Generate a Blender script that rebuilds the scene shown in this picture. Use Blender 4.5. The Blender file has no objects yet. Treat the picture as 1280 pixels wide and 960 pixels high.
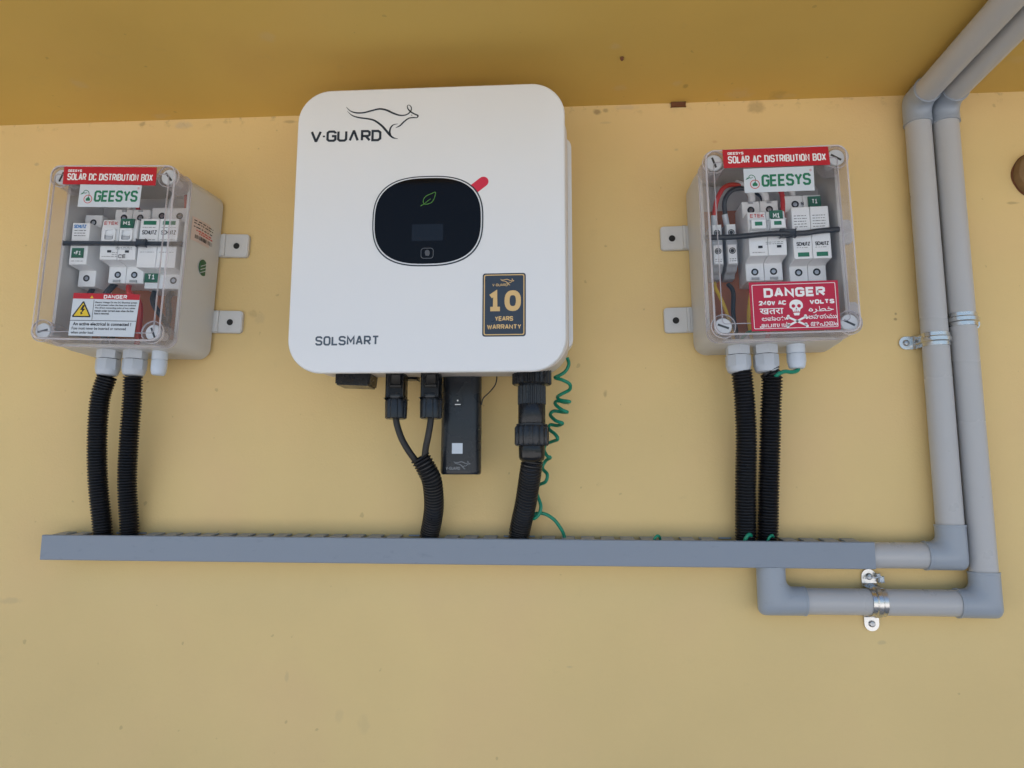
import bpy, bmesh, math, random
from mathutils import Vector, Matrix
random.seed(7)
C = bpy.context.scene.collection
SC = bpy.context.scene
U = 0.72e-3            # one drawing unit in metres: every length below is in units
PI = math.pi

# ------------------------------------------------------------------ camera
cam_d = bpy.data.cameras.new('camera'); cam = bpy.data.objects.new('camera', cam_d); C.objects.link(cam)
cam_d.sensor_width = 36.0; cam_d.lens = 36.0 * 925.93 / 1280.0
cam_d.clip_start = 0.01; cam_d.clip_end = 500
_r = Vector((0.9975124, 0.07043433, 0.00283059)); _u = Vector((0.00718948, -0.14160121, 0.98989768)); _f = Vector((-0.0701236, 0.98741486, 0.14175535))
cam.matrix_world = Matrix(((_r.x, _u.x, -_f.x, 0), (_r.y, _u.y, -_f.y, -1100 * U), (_r.z, _u.z, -_f.z, 0), (0, 0, 0, 1)))
SC.camera = cam
# ------------------------------------------------------------------ world, sun, exposure
SUN_EL, SUN_AZ = math.radians(58), math.radians(-20)   # the sun stands behind the building: everything in view is in open shade
w = bpy.data.worlds.new('World'); SC.world = w; w.use_nodes = True
nt = w.node_tree; bg = nt.nodes['Background']
sky = nt.nodes.new('ShaderNodeTexSky'); sky.sky_type = 'NISHITA'; sky.sun_disc = False
sky.sun_elevation = SUN_EL; sky.sun_rotation = SUN_AZ; sky.air_density = 1.0; sky.dust_density = 2.0; sky.ozone_density = 1.0
nt.links.new(sky.outputs[0], bg.inputs[0]); bg.inputs[1].default_value = 0.10
sd = bpy.data.lights.new('sun', 'SUN'); sd.energy = 4.6; sd.angle = math.radians(0.5); sd.color = (1.0, 0.975, 0.94)
so = bpy.data.objects.new('sun', sd); C.objects.link(so); so.location = (0, 4, 6)
sdir = Vector((math.sin(SUN_AZ) * math.cos(SUN_EL), math.cos(SUN_AZ) * math.cos(SUN_EL), math.sin(SUN_EL)))
so.rotation_euler = sdir.to_track_quat('Z', 'Y').to_euler()
SC.view_settings.view_transform = 'Standard'; SC.view_settings.look = 'None'; SC.view_settings.gamma = 1
SC.view_settings.use_curve_mapping = False; SC.view_settings.exposure = 1.17
SC.cycles.use_denoising = True
SC.cycles.max_bounces = 14; SC.cycles.transmission_bounces = 12; SC.cycles.transparent_max_bounces = 32; SC.cycles.diffuse_bounces = 5

# ------------------------------------------------------------------ materials
def lin(r, g, b):
    f = lambda c: (c / 255 / 12.92) if c / 255 <= 0.04045 else ((c / 255 + 0.055) / 1.055) ** 2.4
    return (f(r), f(g), f(b), 1)
def mat(name, col, rough=0.5, metal=0.0, var=0.05, vscale=60, bump=0.0, bscale=900, coat=0.0, spec=0.5, ior=1.45, rvar=0.08, scuff=0.0):
    m = bpy.data.materials.new(name); m.use_nodes = True; n = m.node_tree; p = n.nodes['Principled BSDF']
    if len(col) == 3: col = (*col, 1)
    p.inputs['Roughness'].default_value = rough; p.inputs['Metallic'].default_value = metal
    p.inputs['Specular IOR Level'].default_value = spec; p.inputs['IOR'].default_value = ior; p.inputs['Coat Weight'].default_value = coat
    tc = n.nodes.new('ShaderNodeTexCoord'); no = n.nodes.new('ShaderNodeTexNoise'); no.inputs['Scale'].default_value = vscale; no.inputs['Detail'].default_value = 6
    n.links.new(tc.outputs['Object'], no.inputs['Vector'])
    mx = n.nodes.new('ShaderNodeMixRGB'); mx.blend_type = 'MIX'
    mx.inputs[1].default_value = tuple(c * (1 - var) for c in col[:3]) + (1,); mx.inputs[2].default_value = tuple(min(1, c * (1 + var)) for c in col[:3]) + (1,)
    n.links.new(no.outputs[0], mx.inputs[0]); n.links.new(mx.outputs[0], p.inputs['Base Color'])
    if scuff:      # rubbed marks, glue smears and settled dust: stretched noise, kept sparse
        mp = n.nodes.new('ShaderNodeMapping'); mp.inputs['Scale'].default_value = (1.0, 1.0, 2.6); n.links.new(tc.outputs['Object'], mp.inputs[0])
        ns = n.nodes.new('ShaderNodeTexNoise'); ns.inputs['Scale'].default_value = 55; ns.inputs['Detail'].default_value = 7; ns.inputs['Roughness'].default_value = 0.7; n.links.new(mp.outputs[0], ns.inputs['Vector'])
        m2 = n.nodes.new('ShaderNodeMapRange'); m2.inputs[1].default_value = 0.6; m2.inputs[2].default_value = 0.74; m2.inputs[3].default_value = 0; m2.inputs[4].default_value = scuff; n.links.new(ns.outputs[0], m2.inputs[0])
        mz = n.nodes.new('ShaderNodeMixRGB'); mz.inputs[2].default_value = tuple(c * 0.62 for c in col[:3]) + (1,); n.links.new(m2.outputs[0], mz.inputs[0]); n.links.new(mx.outputs[0], mz.inputs[1]); n.links.new(mz.outputs[0], p.inputs['Base Color'])
    mr = n.nodes.new('ShaderNodeMapRange'); mr.inputs[1].default_value = 0.3; mr.inputs[2].default_value = 0.7
    mr.inputs[3].default_value = max(0.0, rough - rvar); mr.inputs[4].default_value = min(1, rough + rvar)
    n.links.new(no.outputs[0], mr.inputs[0]); n.links.new(mr.outputs[0], p.inputs['Roughness'])
    if bump:
        nb = n.nodes.new('ShaderNodeTexNoise'); nb.inputs['Scale'].default_value = bscale; nb.inputs['Detail'].default_value = 4
        n.links.new(tc.outputs['Object'], nb.inputs['Vector'])
        b = n.nodes.new('ShaderNodeBump'); b.inputs['Strength'].default_value = bump; b.inputs['Distance'].default_value = 0.0006
        n.links.new(nb.outputs[0], b.inputs['Height']); n.links.new(b.outputs[0], p.inputs['Normal'])
    return m

def paint(name, col, spots, axes, bump=0.5, grime=None):
    """matt emulsion paint over plaster: mottled tone, roller texture, trowel waves, and a list of stains (x, y, rx, ry, strength, colour)"""
    m = bpy.data.materials.new(name); m.use_nodes = True; n = m.node_tree; L = n.links.new; p = n.nodes['Principled BSDF']
    p.inputs['Roughness'].default_value = 0.62; p.inputs['Specular IOR Level'].default_value = 0.35
    tc = n.nodes.new('ShaderNodeTexCoord')
    def noise(s, d=5, rough=0.5):
        q = n.nodes.new('ShaderNodeTexNoise'); q.inputs['Scale'].default_value = s; q.inputs['Detail'].default_value = d; q.inputs['Roughness'].default_value = rough
        L(tc.outputs['Object'], q.inputs['Vector']); return q.outputs[0]
    def mix(fac, a, b):
        q = n.nodes.new('ShaderNodeMixRGB')
        for i, v in enumerate((fac, a, b)):
            if hasattr(v, 'is_linked') or isinstance(v, bpy.types.NodeSocket): L(v, q.inputs[i])
            else: q.inputs[i].default_value = v
        return q.outputs[0]
    def mrange(v, a, b, c, d):
        q = n.nodes.new('ShaderNodeMapRange'); L(v, q.inputs[0])
        for i, k in enumerate((a, b, c, d)): q.inputs[i + 1].default_value = k
        return q.outputs[0]
    c0 = tuple(c * 0.93 for c in col[:3]) + (1,); c1 = tuple(min(1, c * 1.06) for c in col[:3]) + (1,)
    c = mix(mrange(noise(3.0, 3), 0.3, 0.7, 0, 1), c0, c1)
    pinkish = (col[0] * 1.0, col[1] * 0.94, col[2] * 1.02, 1)
    c = mix(mrange(noise(6.5, 2), 0.5, 0.75, 0, 0.55), c, pinkish)
    c = mix(mrange(noise(45, 6, 0.7), 0.62, 0.8, 0, 0.12), c, (0.3, 0.24, 0.15, 1))
    # small dark specks and chips
    c = mix(mrange(noise(95, 2, 0.4), 0.74, 0.765, 0, 0.22), c, (0.12, 0.075, 0.04, 1))
    sep = n.nodes.new('ShaderNodeSeparateXYZ'); L(tc.outputs['Object'], sep.inputs[0])
    wob = noise(120, 3)
    ax, ay = sep.outputs[axes[0]], sep.outputs[axes[1]]
    def math_(op, a, b=None):
        q = n.nodes.new('ShaderNodeMath'); q.operation = op
        for i, v in enumerate((a, b)):
            if v is None: continue
            if isinstance(v, bpy.types.NodeSocket): L(v, q.inputs[i])
            else: q.inputs[i].default_value = v
        return q.outputs[0]
    for (sx, sy, rx, ry, st, sc) in spots:
        dx = math_('DIVIDE', math_('SUBTRACT', ax, sx * U), rx * U); dy = math_('DIVIDE', math_('SUBTRACT', ay, sy * U), ry * U)
        d = math_('SQRT', math_('ADD', math_('MULTIPLY', dx, dx), math_('MULTIPLY', dy, dy)))
        d = math_('ADD', d, math_('MULTIPLY', math_('SUBTRACT', wob, 0.5), 1.6))
        c = mix(mrange(d, 0.5, 1.15, st * .62, 0), c, (*sc, 1))
    if grime:      # dirt collected along the joint with the ceiling
        gz = mrange(ay, (600 - grime) * U, 600 * U, 0, 1)
        sp = mrange(noise(70, 4, 0.65), 0.56, 0.66, 0, 1)
        c = mix(math_('MULTIPLY', math_('MULTIPLY', gz, gz), math_('MULTIPLY', sp, 0.42)), c, (0.16, 0.1, 0.06, 1))
    L(c, p.inputs['Base Color'])
    b1 = n.nodes.new('ShaderNodeBump'); b1.inputs['Strength'].default_value = bump; b1.inputs['Distance'].default_value = 0.0006; L(noise(330, 5, 0.65), b1.inputs['Height'])
    b2 = n.nodes.new('ShaderNodeBump'); b2.inputs['Strength'].default_value = 0.6; b2.inputs['Distance'].default_value = 0.004; L(noise(9, 3), b2.inputs['Height']); L(b1.outputs[0], b2.inputs['Normal'])
    L(b2.outputs[0], p.inputs['Normal'])
    return m

WALLC = (0.755, 0.556, 0.248)
pale, dark, grey = (0.62, 0.50, 0.33), (0.10, 0.06, 0.035), (0.42, 0.33, 0.2)
M = {}
M['wall'] = paint('wall_paint', WALLC, [
    (-837, -168, 20, 5, 0.4, grey), (-405, -269, 3, 9, .35, grey), (-325, -322, 7, 10, .22, grey), (-289, -332, 9, 14, .2, grey), (5, -248, 5, 2, .5, grey),
    (61, 142, 3, 5, .5, dark), (437, -208, 6, 3, .5, grey), (487, 258, 2.5, 2.5, .8, dark), (486, 250, 2.5, 2, .8, dark), (-485, 272, 10, 6, .25, dark),
    (176, 523, 3.5, 2.5, .6, grey), (235, 534, 4, 2.5, .4, (.5, .2, .1)), (-865, 530, 4, 3, .7, grey), (67, 571, 9, 2, .4, grey), (666, 424, 10, 2, .5, dark),
    (-473, 265, 8, 10, .3, grey), (55, 590, 7, 5, .8, dark), (68, 592, 5, 4, .6, dark), (0, 588, 5, 4, .5, grey), (300, 590, 14, 12, .5, dark), (-690, 594, 6, 4, .6, dark), (-620, 590, 16, 7, .6, (.45, .38, .3)),
    (-440, 590, 12, 3, .5, dark), (-415, 584, 3, 2.5, .8, dark), (100, 596, 20, 5, .5, (.5, .4, .3)), (540, 410, 4, 6, .3, grey), (560, 300, 5, 2, .3, grey)], ('X', 'Z'), grime=26)
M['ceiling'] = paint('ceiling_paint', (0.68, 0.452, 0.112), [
    (-393, -208, 13, 12, .32, pale), (-721, -112, 11, 14, .35, pale), (-650, -13, 17, 8, .4, pale), (72, -157, 8, 7, .35, pale), (87, -50, 11, 9, .3, pale),
    (172, -58, 8, 8, .35, pale), (271, -20, 20, 16, .35, pale), (330, -14, 12, 14, .3, dark), (185, -48, 4, 6, .5, dark), (345, -10, 16, 8, .3, pale), (590, -15, 30, 12, .3, pale),
    (84, -130, 4, 4, .7, dark), (-200, -300, 14, 10, .25, pale), (640, -90, 18, 10, .2, pale)], ('X', 'Y'), bump=0.15)
M['ground'] = mat('concrete_floor', (0.455, 0.445, 0.43), 0.8, var=0.15, vscale=4, bump=0.3, bscale=60)
M['inv_white'] = mat('white_powder_coat', (0.78, 0.79, 0.80), 0.38, var=0.012, vscale=12, bump=0.05, bscale=2500)
M['inv_cream'] = mat('cream_casting', (0.66, 0.60, 0.54), 0.5, var=0.03, vscale=30, bump=0.1)
M['box_grey'] = mat('grey_abs_plastic', (0.57, 0.562, 0.545), 0.42, var=0.04, vscale=14, bump=0.06, bscale=1500, scuff=.2)
M['lug'] = mat('lug_plastic', (0.62, 0.62, 0.61), 0.45, var=0.03, vscale=30)
M['gland'] = mat('grey_gland_nylon', (0.50, 0.532, 0.575), 0.42, var=0.03, vscale=40, bump=0.05)
M['gland_w'] = mat('white_gland_nylon', (0.58, 0.64, 0.72), 0.4, var=0.03, vscale=40)
M['duct'] = mat('blue_grey_duct_pvc', (0.242, 0.280, 0.335), 0.42, var=0.07, vscale=9, bump=0.15, bscale=300, scuff=.4)
M['duct_base'] = mat('grey_duct_base_pvc', (0.34, 0.37, 0.41), 0.5, var=0.05, vscale=30)
M['pvc'] = mat('pale_grey_pvc', (0.46, 0.46, 0.463), 0.30, var=0.045, vscale=7, bump=0.06, bscale=200, scuff=.07)
M['pvc_el'] = mat('blue_grey_pvc_elbow', (0.32, 0.357, 0.405), 0.34, var=0.05, vscale=12, bump=0.05, bscale=300, scuff=.3)
M['cond'] = mat('black_corrugated_plastic', (0.009, 0.009, 0.0105), 0.34, var=0.2, vscale=60)
M['blk'] = mat('black_plastic', (0.010, 0.0115, 0.0145), 0.28, var=0.15, vscale=50, bump=0.05)
M['blk_satin'] = mat('black_satin_plastic', (0.018, 0.0215, 0.027), 0.27, var=0.1, vscale=50, bump=0.04, bscale=2500)
M['rubber'] = mat('black_cable_sheath', (0.018, 0.017, 0.016), 0.5, var=0.2, vscale=60)
M['tape'] = mat('black_insulation_tape', (0.010, 0.010, 0.011), 0.22, var=0.2, vscale=60, bump=0.5, bscale=180)
M['screen'] = mat('glossy_black_glass', (0.003, 0.003, 0.004), 0.07, var=0.1, spec=0.24, rvar=0.02)
M['screen_lcd'] = mat('unlit_lcd', (0.0036, 0.0036, 0.0046), 0.08, rvar=0.01)
M['ink'] = mat('dark_slate_ink', (0.018, 0.028, 0.042), 0.45)
M['ink_grey'] = mat('slate_grey_ink', (0.075, 0.10, 0.13), 0.45)
M['icon'] = mat('grey_icon_ink', (0.085, 0.09, 0.10), 0.4)
M['red'] = mat('red_vinyl', (0.47, 0.013, 0.024), 0.4, var=0.04)
M['pinkred'] = mat('crimson_print', (0.47, 0.014, 0.05), 0.42, var=0.04)
M['accent'] = mat('rose_red_accent', (0.62, 0.025, 0.06), 0.42)
M['white'] = mat('white_vinyl', (0.60, 0.65, 0.70), 0.42, var=0.02)
M['white_ink'] = mat('white_ink', (0.85, 0.85, 0.85), 0.5)
M['green'] = mat('dark_green_print', (0.012, 0.17, 0.085), 0.45)
M['green_tag'] = mat('green_tag', (0.012, 0.12, 0.06), 0.4)
M['silver_ink'] = mat('silver_ink', (0.2, 0.21, 0.22), 0.4)
M['leaf'] = mat('green_leaf_print', (0.065, 0.20, 0.03), 0.4)
M['black_ink'] = mat('black_ink', (0.015, 0.015, 0.018), 0.5)
M['yellow'] = mat('yellow_print', (0.75, 0.53, 0.03), 0.45)
M['navy'] = mat('slate_navy_vinyl', (0.034, 0.048, 0.07), 0.35)
M['gold'] = mat('gold_print', (0.70, 0.47, 0.20), 0.35)
M['blue_ink'] = mat('blue_ink', (0.03, 0.22, 0.55), 0.45)
M['red_ink'] = mat('red_ink', (0.55, 0.06, 0.05), 0.45)
M['pink'] = mat('pale_pink_paper', (0.62, 0.50, 0.45), 0.5, var=0.03)
M['dev'] = mat('light_grey_device_plastic', (0.80, 0.82, 0.83), 0.38, var=0.03, vscale=40)
M['dev_dark'] = mat('grey_device_plastic', (0.42, 0.44, 0.46), 0.45)
M['hole'] = mat('dark_recess', (0.02, 0.02, 0.02), 0.7)
M['steel'] = mat('galvanised_steel', (0.62, 0.615, 0.60), 0.27, metal=1.0, var=0.12, vscale=90, bump=0.15, bscale=400, rvar=0.1)
M['screwm'] = mat('zinc_screw', (0.42, 0.43, 0.45), 0.35, metal=1.0, var=0.1)
M['brown'] = mat('brown_phenolic_board', (0.40, 0.13, 0.045), 0.55, var=0.1, vscale=50)
M['rail'] = mat('zinc_rail', (0.5, 0.5, 0.5), 0.35, metal=1.0)
M['strap'] = mat('black_cable_strap', (0.02, 0.022, 0.025), 0.35)
M['cable_red'] = mat('red_wire', (0.55, 0.03, 0.02), 0.4)
M['cable_yel'] = mat('yellow_wire', (0.65, 0.42, 0.03), 0.4)
M['cable_grn'] = mat('green_wire', (0.006, 0.23, 0.135), 0.36, var=0.06)
M['wood'] = mat('brown_wood', (0.15, 0.055, 0.02), 0.7, var=0.3, vscale=200)
M['slot_ink'] = mat('dark_slot', (0.03, 0.033, 0.036), 0.6)
M['scr_head'] = mat('grey_screw_cap', (0.60, 0.62, 0.64), 0.4)
M['sleeve'] = mat('weathered_sleeve', (0.22, 0.13, 0.055), 0.8, var=0.3, vscale=120, bump=0.4, bscale=300)
def clear(name, rim=False, lo=.02, hi=.45):
    m = bpy.data.materials.new(name); m.use_nodes = True; n = m.node_tree; L = n.links.new
    out = n.nodes['Material Output']; p = n.nodes['Principled BSDF']
    if rim:
        # pale colour mixed in paints the scattered light and glints of the moulded edges
        t = n.nodes.new('ShaderNodeBsdfTransparent'); t.inputs[0].default_value = (0.965, 0.96, 0.965, 1)
        p.inputs['Base Color'].default_value = (0.76, 0.73, 0.76, 1); p.inputs['Roughness'].default_value = 0.1
        lw = n.nodes.new('ShaderNodeLayerWeight'); lw.inputs[0].default_value = 0.28
        mr = n.nodes.new('ShaderNodeMapRange'); mr.inputs[3].default_value = lo; mr.inputs[4].default_value = hi; L(lw.outputs['Facing'], mr.inputs[0])
        mx = n.nodes.new('ShaderNodeMixShader'); L(mr.outputs[0], mx.inputs[0]); L(t.outputs[0], mx.inputs[1]); L(p.outputs[0], mx.inputs[2]); L(mx.outputs[0], out.inputs[0])
        return m
    n.nodes.remove(p)
    t = n.nodes.new('ShaderNodeBsdfTransparent'); t.inputs[0].default_value = (0.985, 0.983, 0.985, 1)
    g = n.nodes.new('ShaderNodeBsdfGlossy'); g.inputs['Roughness'].default_value = 0.07
    f = n.nodes.new('ShaderNodeFresnel'); f.inputs[0].default_value = 1.42
    ge = n.nodes.new('ShaderNodeNewGeometry'); iv = n.nodes.new('ShaderNodeMath'); iv.operation = 'SUBTRACT'; iv.inputs[0].default_value = 1; L(ge.outputs['Backfacing'], iv.inputs[1])
    mu = n.nodes.new('ShaderNodeMath'); mu.operation = 'MULTIPLY'; L(f.outputs[0], mu.inputs[0]); L(iv.outputs[0], mu.inputs[1])
    mx = n.nodes.new('ShaderNodeMixShader'); L(mu.outputs[0], mx.inputs[0]); L(t.outputs[0], mx.inputs[1]); L(g.outputs[0], mx.inputs[2]); L(mx.outputs[0], out.inputs[0])
    return m
M['clear'] = clear('clear_polycarbonate'); M['rim'] = clear('clear_polycarbonate_edge', True); M['edge_glint'] = clear('pale_polycarbonate_glint', True, .40, .9)  # the palest mix paints bright highlight lines along the lid mouldings

# ------------------------------------------------------------------ mesh helpers (units; local frame x right, z up, y = -w, w = distance out of the wall)
def new(): return bmesh.new()
def merge(dst, src):
    me = bpy.data.meshes.new('tmp'); src.to_mesh(me); src.free(); dst.from_mesh(me); bpy.data.meshes.remove(me)
def box(bm, x0, x1, w0, w1, z0, z1, bev=0.0, seg=2):
    t = bmesh.new(); bmesh.ops.create_cube(t, size=1)
    for v in t.verts: v.co = Vector((x0 + (v.co.x + .5) * (x1 - x0), -(w0 + (v.co.y + .5) * (w1 - w0)), z0 + (v.co.z + .5) * (z1 - z0)))
    if bev: bmesh.ops.bevel(t, geom=list(t.edges), offset=bev, segments=seg, affect='EDGES', profile=0.5)
    bmesh.ops.recalc_face_normals(t, faces=t.faces); merge(bm, t)
def rrect(cx, cz, hw, hh, r, seg=6):
    out = []
    for k, (sx, sz) in enumerate(((1, -1), (1, 1), (-1, 1), (-1, -1))):
        for i in range(seg + 1):
            a = -PI / 2 + k * PI / 2 + i * PI / 2 / seg
            out.append((cx + sx * (hw - r) + r * math.cos(a), cz + sz * (hh - r) + r * math.sin(a)))
    return out
def sellipse(cx, cz, a, b, n=2.6, seg=72):
    out = []
    for i in range(seg):
        t = 2 * PI * i / seg; c, s = math.cos(t), math.sin(t)
        out.append((cx + a * math.copysign(abs(c) ** (2 / n), c), cz + b * math.copysign(abs(s) ** (2 / n), s)))
    return out
def circle(cx, cz, r, seg=20): return [(cx + r * math.cos(2 * PI * i / seg), cz + r * math.sin(2 * PI * i / seg)) for i in range(seg)]
def loft(bm, loops, cap0=True, cap1=True, closed=False):
    """loops: list of lists of 3-D points (x, y, z)"""
    t = bmesh.new(); R = [[t.verts.new(p) for p in lp] for lp in loops]; n = len(loops[0])
    pairs = list(zip(R, R[1:])) + ([(R[-1], R[0])] if closed else [])
    for a, b in pairs:
        for i in range(n): t.faces.new((a[i], a[(i + 1) % n], b[(i + 1) % n], b[i]))
    if not closed:
        if cap0: t.faces.new(R[0][::-1])
        if cap1: t.faces.new(R[-1])
    bmesh.ops.recalc_face_normals(t, faces=t.faces); merge(bm, t)
def at_w(outline, w): return [(x, -w, z) for x, z in outline]
def prism(bm, outline, w0, w1, bev=0.0):
    if not bev: return loft(bm, [at_w(outline, w0), at_w(outline, w1)])
    t = bmesh.new(); loft(t, [at_w(outline, w0), at_w(outline, w1)])
    es = [e for e in t.edges if all(abs(v.co.y + w1) < 1e-6 for v in e.verts)]
    bmesh.ops.bevel(t, geom=es, offset=bev, segments=2, affect='EDGES'); bmesh.ops.recalc_face_normals(t, faces=t.faces); merge(bm, t)
def frame_ring(bm, outer, inner, w0, w1):
    loft(bm, [at_w(outer, w0), at_w(outer, w1), at_w(inner, w1), at_w(inner, w0)], closed=True)
def lathe(bm, prof, origin=(0, 0, 0), axis='z', seg=24, sides=None):
    """prof: (radius, distance along axis)"""
    seg = sides or seg; loops = []
    for r, h in prof:
        lp = []
        for i in range(seg):
            a = 2 * PI * (i + .5) / seg; c, s = r * math.cos(a), r * math.sin(a)
            p = {'z': (c, s, h), 'y': (c, h, s), 'x': (h, c, s)}[axis]
            lp.append((origin[0] + p[0], origin[1] + p[1], origin[2] + p[2]))
        loops.append(lp)
    loft(bm, loops)
def catmull(pts, step=2.0):
    P = [Vector(p) for p in pts]; P = [P[0] * 2 - P[1]] + P + [P[-1] * 2 - P[-2]]; out = []
    for i in range(1, len(P) - 2):
        n = max(2, int((P[i + 1] - P[i]).length / step))
        for k in range(n):
            t = k / n; a, b, c, d = P[i - 1:i + 3]
            out.append(0.5 * ((2 * b) + (c - a) * t + (2 * a - 5 * b + 4 * c - d) * t * t + (3 * b - a - 3 * c + d) * t ** 3))
    out.append(P[-2]); return out
def resample(pts, step):
    out = [pts[0]]; acc = 0
    for a, b in zip(pts, pts[1:]):
        L = (b - a).length
        if L < 1e-9: continue
        while acc + L >= step:
            t = (step - acc) / L; a = a + (b - a) * t; out.append(a.copy()); L = (b - a).length; acc = 0
            if L < 1e-9: break
        acc += L
    return out
def sweep(bm, pts, r, seg=12, cap=True):
    """r number or function of index"""
    pts = [Vector(p) for p in pts]; n = len(pts); T = []
    for i in range(n):
        d = (pts[min(i + 1, n - 1)] - pts[max(i - 1, 0)]); T.append(d.normalized())
    up = Vector((0, 1, 0)) if abs(T[0].y) < 0.9 else Vector((0, 0, 1))
    nrm = (up - T[0] * up.dot(T[0])).normalized(); loops = []
    for i in range(n):
        nrm = (nrm - T[i] * nrm.dot(T[i])).normalized(); bn = T[i].cross(nrm); rr = r(i) if callable(r) else r
        loops.append([tuple(pts[i] + rr * (math.cos(2 * PI * k / seg) * nrm + math.sin(2 * PI * k / seg) * bn)) for k in range(seg)])
    loft(bm, loops, cap, cap)
def ribbon(bm, pts, widths, w, step=1.2):
    """flat stroke in the face plane at height w; widths per control point"""
    P = [(p[0], widths[i] if hasattr(widths, '__len__') else widths, p[1]) for i, p in enumerate(pts)]
    Q = catmull(P, step); t = bmesh.new(); prev = None
    for i, q in enumerate(Q):
        a, b = Q[max(0, i - 1)], Q[min(len(Q) - 1, i + 1)]; d = Vector((b.x - a.x, b.z - a.z)); d = d.normalized() if d.length > 1e-9 else Vector((1, 0))
        n = Vector((-d.y, d.x)) * max(q.y, .1) / 2
        cur = (t.verts.new((q.x + n.x, -w, q.z + n.y)), t.verts.new((q.x - n.x, -w, q.z - n.y)))
        if prev: t.faces.new((prev[0], prev[1], cur[1], cur[0]))
        prev = cur
    for f in t.faces:
        f.normal_update()
        if f.normal.y > 0: f.normal_flip()
    merge(bm, t)
def flat(bm, outline, w):
    t = bmesh.new(); f = t.faces.new([t.verts.new((x, -w, z)) for x, z in outline]); f.normal_update()
    if f.normal.y > 0: f.normal_flip()
    bmesh.ops.triangulate(t, faces=t.faces); merge(bm, t)
_tc = {}
def text(bm, s, x0, x1, z0, z1, w, bold=0.0, tf=None):
    """flat print that fills the rectangle x0..x1, z0..z1 at height w"""
    key = (s, bold)
    if key not in _tc:
        cu = bpy.data.curves.new('t', 'FONT'); cu.body = s; cu.size = 1; cu.offset = bold; cu.resolution_u = 3; cu.fill_mode = 'FRONT'
        o = bpy.data.objects.new('t', cu); C.objects.link(o); dg = bpy.context.evaluated_depsgraph_get()
        me = bpy.data.meshes.new_from_object(o.evaluated_get(dg)); _tc[key] = ([tuple(v.co) for v in me.vertices], [tuple(p.vertices) for p in me.polygons])
        bpy.data.objects.remove(o); bpy.data.curves.remove(cu); bpy.data.meshes.remove(me)
    vs, fs = _tc[key]
    if not vs: return
    ax, bx = min(v[0] for v in vs), max(v[0] for v in vs); ay, by = min(v[1] for v in vs), max(v[1] for v in vs)
    t = bmesh.new(); V = []
    for v in vs:
        X = x0 + (v[0] - ax) / (bx - ax) * (x1 - x0); Z = z0 + (v[1] - ay) / max(by - ay, 1e-6) * (z1 - z0)
        V.append(t.verts.new(tf(X, Z) if tf else (X, -w, Z)))
    for f in fs:
        try:
            q = t.faces.new([V[i] for i in f]); q.normal_update()
        except ValueError: pass
    merge(bm, t)
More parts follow.
